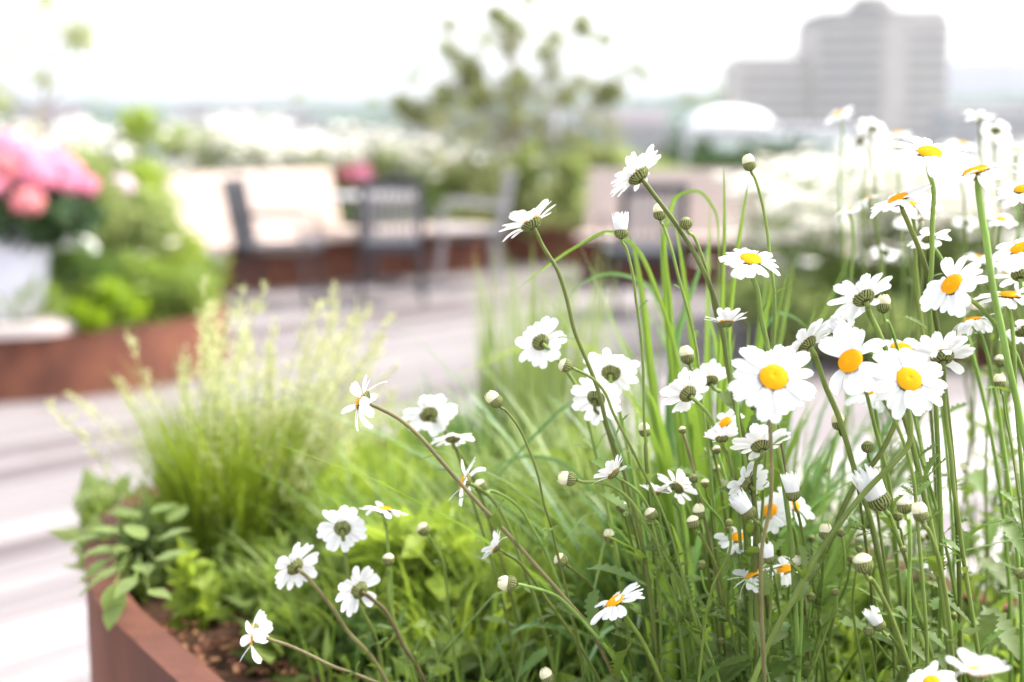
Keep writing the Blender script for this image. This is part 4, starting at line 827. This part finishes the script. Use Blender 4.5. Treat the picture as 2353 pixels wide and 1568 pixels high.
def fdaisy(p, zbase, label, group, sc=1.0):
    o = bpy.data.objects.new('daisy', rnd.choice(FD)); COL.objects.link(o); s = (p.z - zbase)
    o.location = (p.x, p.y, zbase); o.scale = (sc * 1.0, sc, s); o.rotation_euler.z = rnd.uniform(-.7, .7); tag(o, label, 'daisy', group)
def clump_mesh(seed, k, hd=.027):
    r = random.Random(seed); mb = MB()
    for q in range(k):
        lx, ly = r.gauss(0, .11), r.gauss(0, .11); hgt = r.uniform(.72, 1.05) if q else 1.0; b = (lx * .25, ly * .25, 0)
        path = spline([b, (lx * .6, ly * .6, hgt * .5), (lx, ly, hgt)], 4); mb.tube(path, .0022, 4, 0)
        n = Vector((r.uniform(-.6, .5), r.uniform(-1, .6), r.uniform(.5, 1.2))).normalized(); qq = n.to_track_quat('Z', 'Y').to_matrix(); h = path[-1] + n * .004
        for j in range(14):
            a = 2 * math.pi * j / 14; vs = []
            for u, w, z in ((.15, .14, 0), (.6, .24, .08), (1, .12, .0)): vs += [qq @ Vector((math.cos(a) * u - math.sin(a) * t_ * w, math.sin(a) * u + math.cos(a) * t_ * w, z)) * hd + h for t_ in (-1, 1)]
            mb.add([tuple(v) for v in vs], [(0, 1, 3, 2), (2, 3, 5, 4)], 1)
        rows = [[tuple(qq @ Vector((.28 * c_ * math.cos(j * math.pi / 4), .28 * c_ * math.sin(j * math.pi / 4), .04 + z)) * hd + h) for j in range(8)] for c_, z in ((1, 0), (.8, .1), (.1, .15))]; mb.grid(rows, True, 2)
    rs_ = np.random.RandomState(seed); pts = np.stack([rs_.normal(size=50) * .07, rs_.normal(size=50) * .07, rs_.uniform(0, .6, 50) ** 1.3], 1)
    if k > 8: mb.quads(leafquads(rs_, pts, .055, .012, up=.6), 3)
    return mb.mesh('daisy_plant', [M['stem'], M['petalfar'], M['disc'], M['leaf']])
CL = [clump_mesh(i, 7) for i in range(6)]; CLB = [clump_mesh(50 + i, 20, .033) for i in range(6)]
def clump(p, zbase, label, group, ms, sc=1.0):
    o = bpy.data.objects.new('daisy_plant', rnd.choice(ms)); COL.objects.link(o); o.location = (p.x, p.y, zbase); o.scale = (sc, sc, p.z - zbase); o.rotation_euler.z = rnd.uniform(-1.2, 1.2); tag(o, label, 'daisy plant', group)
# the near planter's right part
for i in range(15):
    d = rnd.uniform(7.8, 8.6); px = rnd.uniform(1830, 2440); py = rnd.uniform(500, 600)
    p = P(px, py, d)
    clump(p, PH - .06, 'short white daisy plant at the front of the far right planter', 'short daisy plants in the far right planter', CLB, 1.5)
for px, py, d, n_ in [(1925, 264, 1.44, (-.5, .8, .3)), (2005, 296, 1.44, (.3, .9, -.3)), (2062, 308, 1.44, (-.2, .9, .2)), (2250, 268, 1.26, (-.1, .95, .2)), (2288, 300, 1.28, (.4, .8, -.4)), (2335, 345, 1.24, (0, .9, .3)), (1975, 322, 1.44, (-.6, .6, -.5)), (2210, 330, 1.3, (.2, .9, .3))]:
    daisy('soft out of focus white daisy rising at the back of the front planter, upper right', px, py, d, 40, n_, 'flat', 16, [(px + 4, py + 120), (px + 14, py + 350), (px + 30, py + 650)], 2.6, 1, group='soft daisies at the back of the front planter')
for i in range(150):
    px = rnd.uniform(1770, 2480); d = rnd.uniform(7.8, 9.8); py = rnd.uniform(345, 650); p = P(px, py, d)
    clump(p, PH - .05, 'white flowering daisy plant in the far planter at right', 'daisy plants in the far right planter', CLB, 1.5)
bx_ = [(0, 90, 280, 320, 6), (70, 250, 285, 330, 8), (480, 620, 272, 340, 14), (600, 900, 292, 350, 24), (380, 620, 345, 390, 8), (860, 1060, 290, 360, 9), (930, 1450, 340, 400, 7)]
for x0_, x1_, y0_, y1_, n_ in bx_:
    for i in range(n_):
        clump(P(rnd.uniform(x0_, x1_), rnd.uniform(y0_, y1_), rnd.uniform(12.9, 14.6)), PH - .05, 'white flowering daisy plant in the planter behind the slatted benches', 'daisy plants behind the benches', CLB, 1.5)
for px, py in [(370, 558), (352, 580), (372, 622), (385, 612)]:
    fdaisy(P(px, py, 7.7), PH - .05, 'small white flower glinting in the left planter shrubs', 'small white flowers in the left planter', 1.4)

# ------------------------------------------------------------------ grasses and low green in the near planter
def tuft(name, px, d, h, n, m, label, wid=.002, lean=.3, rad=.03, droop=.5, seed=1, bias=None, segs=7, hv=(.6, 1.1), spread=1):
    g = P(px, 784, d); t = MB(); rs = np.random.RandomState(seed); yy = (d + (CAMZ - NS) * -math.sin(PITCH)) / math.cos(PITCH)
    base = Vector((g.x, yy, NS))
    blades(t, rs, (0, 0, 0), h, n, spread, wid, lean, segs, 0, rad, droop, bias, hv); o = t.build(name, m); o.location = base
    return tag(o, label, 'grass')
tuft('tall_grass', 1640, 1.2, .42, 70, M['blade'], 'tall bright green broad bladed grass clump behind the sharp daisies', .0050, .18, .035, .35, 3, hv=(.6, 1.12))
tuft('tall_grass', 1600, 1.12, .34, 34, M['blade'], 'bright arching grass blades before the tall clump', .0042, .5, .05, 1.1, 9)
tuft('tall_grass', 1770, 1.28, .38, 46, M['bladeg'], 'blue green broad bladed grass right of the bright clump', .0046, .28, .035, .6, 4)
tuft('tall_grass', 1540, 1.18, .35, 50, M['bladeg'], 'arching blue green grass left of the bright clump', .0030, .45, .035, .9, 5)
tuft('tall_grass', 1470, 1.3, .36, 80, M['blade'], 'fine arching green grass leaning left at centre', .0018, .55, .04, .9, 6)
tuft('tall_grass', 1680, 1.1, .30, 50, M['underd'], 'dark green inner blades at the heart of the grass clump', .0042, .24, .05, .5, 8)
def blade_obj(pts, w, m, label):
    W_ = [w_ for w_ in (P(*q) for q in pts) if w_.z > NS + .02]; td = (W_[-1] - W_[-2]).normalized(); b = soil_end(W_[-1], td)
    mb = MB(); Q = spline(W_ + [W_[-1].lerp(b, .35) + td * .02, b], 8); n = len(Q); rows = []
    for i, p in enumerate(Q):
        t = (Q[min(i + 1, n - 1)] - Q[max(i - 1, 0)]).normalized(); s = t.cross(VF).normalized(); ww = w * .85 / FPX * (1 - (1 - i / (n - 1)) ** 5) * (.6 + .4 * i / n) + 1e-5; z = VF * ww * .6
        rows.append([tuple(p - Q[-1] - s * ww), tuple(p - Q[-1] + z), tuple(p - Q[-1] + s * ww)])
    mb.grid(rows); o = mb.build('grass_blade', m); o.location = Q[-1]; return tag(o, label, 'grass blade')
def toso(px, py, d, bx, bd):       # a foot on the soil below
    return (px, py, d)
def gb(label, m, w, *pts):
    blade_obj(pts, w, m, label)
gb('long grass blade sweeping left across the second highest daisy stem', M['blade'], 8, (1180, 672, 1.02), (1240, 625, 1.0), (1320, 570, .98), (1390, 535, .98), (1450, 560, 1.0), (1520, 700, 1.03), (1580, 950, 1.06), (1620, 1300, 1.1))
gb('upright grass blade with reddish tip right of the round green bud', M['blade'], 8, (1662, 372, .97), (1664, 430, .97), (1665, 520, .98), (1662, 620, .99), (1655, 780, 1.02), (1650, 1000, 1.05), (1650, 1300, 1.1))
gb('upright grass blade leaning right before the pink flower', M['blade'], 10, (1722, 400, .98), (1712, 460, .98), (1698, 550, .99), (1682, 680, 1.0), (1670, 850, 1.03), (1660, 1100, 1.06), (1660, 1350, 1.1))
gb('bent grass blade arching over the round green bud', M['blade'], 8, (1648, 700, 1.06), (1652, 560, 1.05), (1640, 480, 1.03), (1600, 440, 1.02), (1560, 450, 1.02), (1535, 500, 1.03), (1540, 700, 1.05), (1570, 1000, 1.08), (1600, 1300, 1.12))
gb('broad upright blade below the flat crowned bud', M['blade'], 17, (1445, 530, 1.05), (1462, 600, 1.05), (1478, 700, 1.05), (1495, 850, 1.08), (1520, 1050, 1.1), (1560, 1300, 1.14))
gb('broad blade beneath the bud left of the highest stem', M['blade'], 14, (1518, 515, 1.04), (1522, 600, 1.04), (1530, 700, 1.05), (1545, 860, 1.08), (1570, 1100, 1.1), (1600, 1300, 1.12))
gb('wide pale blade leaning left behind the tall stems', M['bladeg'], 18, (1640, 530, 1.12), (1600, 640, 1.12), (1560, 760, 1.13), (1540, 900, 1.14), (1550, 1150, 1.16), (1580, 1350, 1.2))
gb('arching pale blade in front of the right bench', M['bladeg'], 9, (1290, 700, 1.15), (1340, 650, 1.14), (1400, 630, 1.13), (1470, 645, 1.13), (1530, 720, 1.15), (1560, 900, 1.17), (1590, 1200, 1.2))
gb('long blurred blade reaching left below centre', M['bladey'], 8, (1020, 880, 1.5), (1120, 830, 1.48), (1250, 790, 1.45), (1350, 800, 1.45), (1440, 900, 1.45), (1500, 1100, 1.45), (1540, 1300, 1.5))
gb('grass blade arching to the right of the crossed yellow daisy', M['bladeg'], 8, (1880, 800, 1.15), (1840, 740, 1.13), (1790, 720, 1.12), (1740, 790, 1.12), (1710, 950, 1.13), (1690, 1200, 1.15))
gb('low pale blade arching beneath the cupped half open daisy', M['bladeg'], 8, (1075, 1120, 1.15), (1130, 1080, 1.13), (1200, 1050, 1.12), (1280, 1060, 1.12), (1360, 1130, 1.13), (1440, 1280, 1.15))
gb('curved blade at the bottom centre', M['bladeg'], 8, (1120, 1560, 1.05), (1150, 1480, 1.05), (1200, 1440, 1.06), (1270, 1440, 1.08), (1350, 1500, 1.1))
gb('blade crossing beside the cream arching bud', M['bladeg'], 8, (1075, 1180, 1.1), (1150, 1090, 1.1), (1230, 1000, 1.1), (1310, 930, 1.1), (1370, 930, 1.12), (1440, 1080, 1.14), (1500, 1300, 1.16))
# feathery ornamental grass at left
rs = np.random.RandomState(31); fb = G(545, 1330, NS)
FT = thing('feather_grass', fb, 'feathery ornamental grass with pale straw plumes at lower left', 'grass')
mb = MB(); blades(mb, rs, (0, 0, 0), .25, 1500, 1, .0011, .26, 6, 0, .06, .5); mb.build('foliage', M['fine'], FT)
plm = [(105, 922, 300, 1140), (160, 905, 330, 1130), (295, 770, 440, 1130), (270, 870, 420, 1120), (610, 655, 570, 1000), (555, 665, 560, 1000), (770, 650, 700, 1000), (740, 690, 660, 1010), (850, 700, 740, 1020), (470, 640, 480, 1000), (465, 720, 480, 1040)]
for i in range(66): plm.append((rs.uniform(420, 910), rs.uniform(690, 1060), 0, 1080))
for (px, py, ex, ey) in plm:
    dd = rs.uniform(1.4, 1.75); tip = P(px, py, dd) - fb; a = Vector((rs.normal() * .03, rs.normal() * .03, 0))
    if not ex: ex = 560 + (px - 600) * .5
    mid = P(ex + rs.normal() * 45, ey + 60, (dd + 1.42) / 2) - fb; Q = spline([tip, tip.lerp(mid, .5) + Vector((rs.normal() * .008, 0, .012)), mid, a], 7); Q = Q[::-1]
    mb = MB(); mb.tube(Q, .0005, 4); mb.build('stalk', M['fine'], FT)
    n = len(Q); qs = []; cum = [0]
    for k in range(1, n): cum.append(cum[-1] + (Q[k] - Q[k - 1]).length)
    for k in range(80):
        f_ = rs.uniform(0, 1); w_ = cum[-1] - f_ * .13; i0 = max(0, min(n - 2, int(np.searchsorted(cum, w_)) - 1)); p = Q[i0].lerp(Q[i0 + 1], (w_ - cum[i0]) / max(1e-6, cum[i0 + 1] - cum[i0])); qs.append(np.array(p) + rs.normal(size=3) * (.0012 + .0055 * f_))
    td = np.array((Q[-1] - Q[-3]).normalized()); mb = MB(); mb.quads(leafquads(rs, np.array(qs), .010, .0013, dirs=td * .6)); mb.build('plume', M['plume'], FT)
tuft('green_grass', 740, 1.55, .17, 420, M['bladey'], 'yellow green grass right of the feathery grass', .0017, .4, .06, .5, 12)
tuft('green_grass', 990, 1.42, .20, 420, M['blade'], 'bright grass patch left of the dense daisy stems', .0019, .4, .08, .6, 13)
tuft('green_grass', 880, 1.6, .20, 420, M['bladey'], 'light yellow green grass behind the lower left daisies', .0019, .45, .08, .6, 14)
tuft('green_grass', 1200, 1.32, .24, 380, M['under'], 'mid green grass behind the white bud pointing left', .0017, .4, .08, .6, 15)
tuft('green_grass', 1400, 1.45, .27, 300, M['soft'], 'pale green grass behind the central stems', .0017, .35, .08, .6, 16)
tuft('green_grass', 1240, 1.72, .34, 300, M['soft'], 'tall pale green grass column between chairs and grass clump', .0024, .12, .07, .2, 17, spread=.7)
tuft('green_grass', 1120, 1.7, .2, 260, M['bladeg'], 'short blue green tuft at the foot of the tall pale column', .0024, .3, .06, .4, 18)
tuft('green_grass', 1760, 1.4, .2, 300, M['under'], 'mid green grass behind the largest facing daisy', .002, .4, .08, .5, 19)
tuft('green_grass', 1080, 1.25, .15, 260, M['bladey'], 'short yellow green grass low in the middle', .0017, .5, .06, .6, 20)
tuft('green_grass', 820, 1.3, .14, 240, M['under'], 'short green grass under the lower left daisy group', .0015, .5, .05, .6, 21)
def low(px, py, h, r_, n, mk, lb, L=.024, wr=.26):       # leafy plant whose foot the picture would show at (px, py)
    g = G(px, py, NS); rs = np.random.RandomState(int(px + py)); t = thing('leafy_plant', g, lb, 'plant'); mb = MB(); ends = []
    for k in range(9):
        a = rs.uniform(0, 6.28); rr = r_ * math.sqrt(rs.uniform(.05, 1)); e = (rr * math.cos(a), rr * math.sin(a), h * rs.uniform(.5, 1)); ends.append(e); mb.tube(spline([(0, 0, 0), (e[0] * .3, e[1] * .3, e[2] * .6), e], 3), .0011, 5)
    mb.build('stem', M['stem'], t); pts = []
    for e in ends:
        u = rs.uniform(.15, 1, n // 9)[:, None]; pts.append(np.array(e) * u ** [1.5, 1.5, 1] + rs.normal(size=(n // 9, 3)) * r_ * .16)
    pts = np.concatenate(pts); pts[:, 2] = np.maximum(pts[:, 2], .002)
    mb = MB(); mb.quads(leafquads(rs, pts, L, L * wr, up=.35)); mb.build('foliage', M[mk], t)
for a in [(290, 1215, .05, .05, 160, 'soft', 'leafy plant with rounded leaves at the upper planter edge', .035, .34),
    (300, 1330, .05, .045, 130, 'soft', 'leafy plant beside the drooping leaf at the left rim', .035, .34),
    (262, 1235, .035, .03, 130, 'under', 'small bright leafy plant at the farthest left rim', .03, .36),
    (262, 1330, .03, .025, 110, 'bladey', 'small yellow green leafy plant under the drooping leaves', .028, .36),
    (300, 1390, .035, .03, 130, 'under', 'small leafy plant just inside the rusty rim corner', .028, .36),
    (380, 1270, .05, .06, 320, 'under', 'green leafy plant left of the feathery grass foot'),
    (420, 1350, .05, .05, 300, 'under', 'green leafy plant inside the planter corner'),
    (455, 1455, .085, .012, 60, 'bladey', 'yellowing upright weed near the rusty rim', .03, .3),
    (520, 1420, .04, .035, 150, 'under', 'green herb under the feathery grass'),
    (640, 1400, .06, .05, 360, 'under', 'green herb behind the lowest left daisies'),
    (640, 1540, .04, .03, 150, 'under', 'low green leaves at the bottom left of the planter', .03, .4),
    (740, 1500, .06, .05, 380, 'under', 'low green leaves beneath the long calyx daisy', .03, .36),
    (860, 1560, .06, .05, 380, 'underd', 'dark green low leaves at the bottom'),
    (960, 1500, .12, .05, 420, 'bladey', 'bright yellow green broad leaves low in the middle', .045, .3),
    (850, 1300, .09, .08, 600, 'bladey', 'lime herb patch right of the feathery grass'),
    (1060, 1330, .12, .07, 600, 'soft', 'light green herb behind the narrow upright daisy'),
    (1180, 1520, .09, .06, 500, 'under', 'green herb beneath the left pointing bud'),
    (1380, 1350, .15, .08, 700, 'under', 'mid green herb behind the central stems'),
    (1080, 1600, .05, .05, 300, 'soft', 'pale green leaves at the bottom centre'),
    (1350, 1600, .08, .06, 500, 'under', 'green leaves under the low yellow disc daisy'),
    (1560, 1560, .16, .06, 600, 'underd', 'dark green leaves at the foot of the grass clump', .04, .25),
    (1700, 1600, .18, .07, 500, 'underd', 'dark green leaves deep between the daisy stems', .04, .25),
    (1900, 1580, .09, .08, 420, 'under', 'green leaves low behind the crossing thick stems', .035, .25),
    (2150, 1620, .06, .08, 420, 'under', 'soft green leaves low behind the right hand stems', .035, .25),
    (2330, 1630, .06, .07, 420, 'under', 'green leaves in the bottom right corner', .035, .25),
    (650, 1180, .06, .08, 400, 'soft', 'green herb along the far planter edge behind the plumes'), (1000, 1110, .08, .1, 400, 'under', 'green herb along the far planter edge at centre')]: low(*a)
BL = []
for q in range(3):
    mb = MB(); rows = []
    for i in range(9):
        u = i / 8; w = .34 * math.sin(math.pi * (.04 + .94 * u) ** .8) + .005; rows.append([(u, y * w, -.25 * u * u + .06 * abs(y) + .01 * math.sin(i * 2 + q)) for y in (-1, -.5, 0, .5, 1)])
    mb.grid(rows); BL.append(mb.mesh('leaf', M['bigleaf'], True))
lf = thing('broad_leaved_plant', G(320, 1310, NS), 'plant with broad rounded leaves drooping over the rusty rim at lower left', 'plant'); b0 = lf.location.copy(); K = .407
for (px, py, d, az, el, L) in [(240, 1345, 2.95, 4.9, -1.1, .14), (250, 1310, 3.05, 3.6, -.2, .13), (270, 1265, 3.2, 3.3, .1, .14), (300, 1190, 3.35, 3.0, .3, .15), (330, 1180, 3.3, .8, .3, .13), (250, 1225, 3.2, 3.2, .3, .13), (310, 1240, 3.1, 2.5, .5, .13), (230, 1260, 3.1, 3.3, -.1, .12), (340, 1290, 3.0, .3, .4, .13), (290, 1330, 2.95, 4.2, -.2, .12), (370, 1200, 3.3, 1.2, .5, .13), (300, 1300, 3.1, 5.2, .2, .13), (225, 1290, 3.12, 3.9, -.3, .12), (245, 1385, 2.95, 4.5, -.7, .11), (205, 1240, 3.2, 3.0, .1, .12), (270, 1200, 3.35, 2.2, .6, .12), (350, 1240, 3.1, 0.2, .5, .12), (215, 1330, 3.02, 3.4, -.4, .11), (320, 1360, 2.95, 5.8, .1, .11)]:
    p = P(px + 22, py, d * K) - b0; L *= .54; o = link('leaf', BL[int(px) % 3], lf, Matrix.Translation(p) @ Matrix.Rotation(az, 4, 'Z') @ Matrix.Rotation(-el, 4, 'Y') @ Matrix.Diagonal((L * K, L * K, L * K, 1)))
    mb = MB(); mb.tube(spline([(0, 0, 0), tuple(p * .5 + Vector((0, 0, .015))), tuple(p)], 4), .0009, 5); mb.build('stem', M['stem'], lf)
# ground cover over the soil
rs = np.random.RandomState(77); NP = [(p.x, p.y) for p in spline([Vector((x, y, 0)) for x, y in NEAR + [NEAR[0]]], 8)]
def inside(x, y, poly):
    c = False; j = len(poly) - 1
    for i in range(len(poly)):
        xi, yi = poly[i]; xj, yj = poly[j]
        if (yi > y) != (yj > y) and x < (xj - xi) * (y - yi) / (yj - yi) + xi: c = not c
        j = i
    return c
RIM = [g2(210, 1360), g2(285, 1450), g2(350, 1512), g2(450, 1605), (-.17, .90)]; pts = []
while len(pts) < 4200:
    x, y = rs.uniform(-.6, .95), rs.uniform(.5, 2.0)
    if all(inside(x + dx_, y + dy_, NP) for dx_, dy_ in ((-.04, 0), (.04, 0), (0, .04), (0, -.04), (-.03, -.03))):
        dr_ = min(math.hypot(x - (a_[0] + (b2[0] - a_[0]) * u_ / 6), y - (a_[1] + (b2[1] - a_[1]) * u_ / 6)) for a_, b2 in zip(RIM[:-1], RIM[1:]) for u_ in range(7))
        if dr_ < .12: continue
        pts.append((x, y, NS + abs(rs.normal()) * .03))
mb = MB(); mb.quads(leafquads(rs, np.array(pts), .028, .007, up=.7)); struct(mb.build('ground_cover', M['under']), 'stuff')
mb = MB()
for x, y, z in pts[::5]: blades(mb, rs, (x, y, NS), .14, 3, 1, .0013, .3, 4, 0, .01, .6)
struct(mb.build('short_grass', M['blade']), 'stuff')
# green skirts of the far planters
def cover(name, poly, n, z1, m, L=.1):
    pp = np.array(poly); pts = []
    while len(pts) < n:
        x, y = rs.uniform(pp[:, 0].min(), pp[:, 0].max()), rs.uniform(pp[:, 1].min(), pp[:, 1].max())
        if inside(x, y, poly): pts.append((x, y, PH - .04 + rs.uniform(0, 1) ** 1.4 * z1))
    mb = MB(); mb.quads(leafquads(rs, np.array(pts), L, L * .25, up=.8)); return struct(mb.build(name, m), 'stuff')
cover('ground_cover', RIGHT, 8000, .5, M['pale'])
cover('ground_cover', BACK, 7000, .36, M['pale'])
cover('ground_cover', LEFT, 5000, .25, M['under'])
for i, (px, py) in enumerate([(1720, 720), (1800, 735), (1880, 760), (1960, 770), (2040, 780), (2120, 785), (2200, 790), (2280, 790), (2350, 790)]):
    g_ = P(px, py, 7.9); shrub(px, py - 30, 7.75, (.22, .16, .2), 900, M['pale'], 'leafy green plant spilling over the far right planter wall', L=.08, group='leafy plants along the far right planter wall', name='leafy_plant', cat='plant')

# ------------------------------------------------------------------ the air
mb = MB(); mb.box((0, 2000, 95), (9000, 8600, 250)); hz = mb.build('haze', None) if False else None
me = mb.mesh('haze', [])
hm = bpy.data.materials.new('haze'); hm.use_nodes = True; t_ = hm.node_tree; t_.nodes.clear()
pv = t_.nodes.new('ShaderNodeVolumePrincipled'); pv.inputs['Density'].default_value = .0001; pv.inputs['Color'].default_value = (.90, .94, 1, 1); pv.inputs['Anisotropy'].default_value = .3
ou = t_.nodes.new('ShaderNodeOutputMaterial'); t_.links.new(pv.outputs[0], ou.inputs['Volume']); me.materials.append(hm)
hz = link('haze', me); struct(hz, 'stuff')
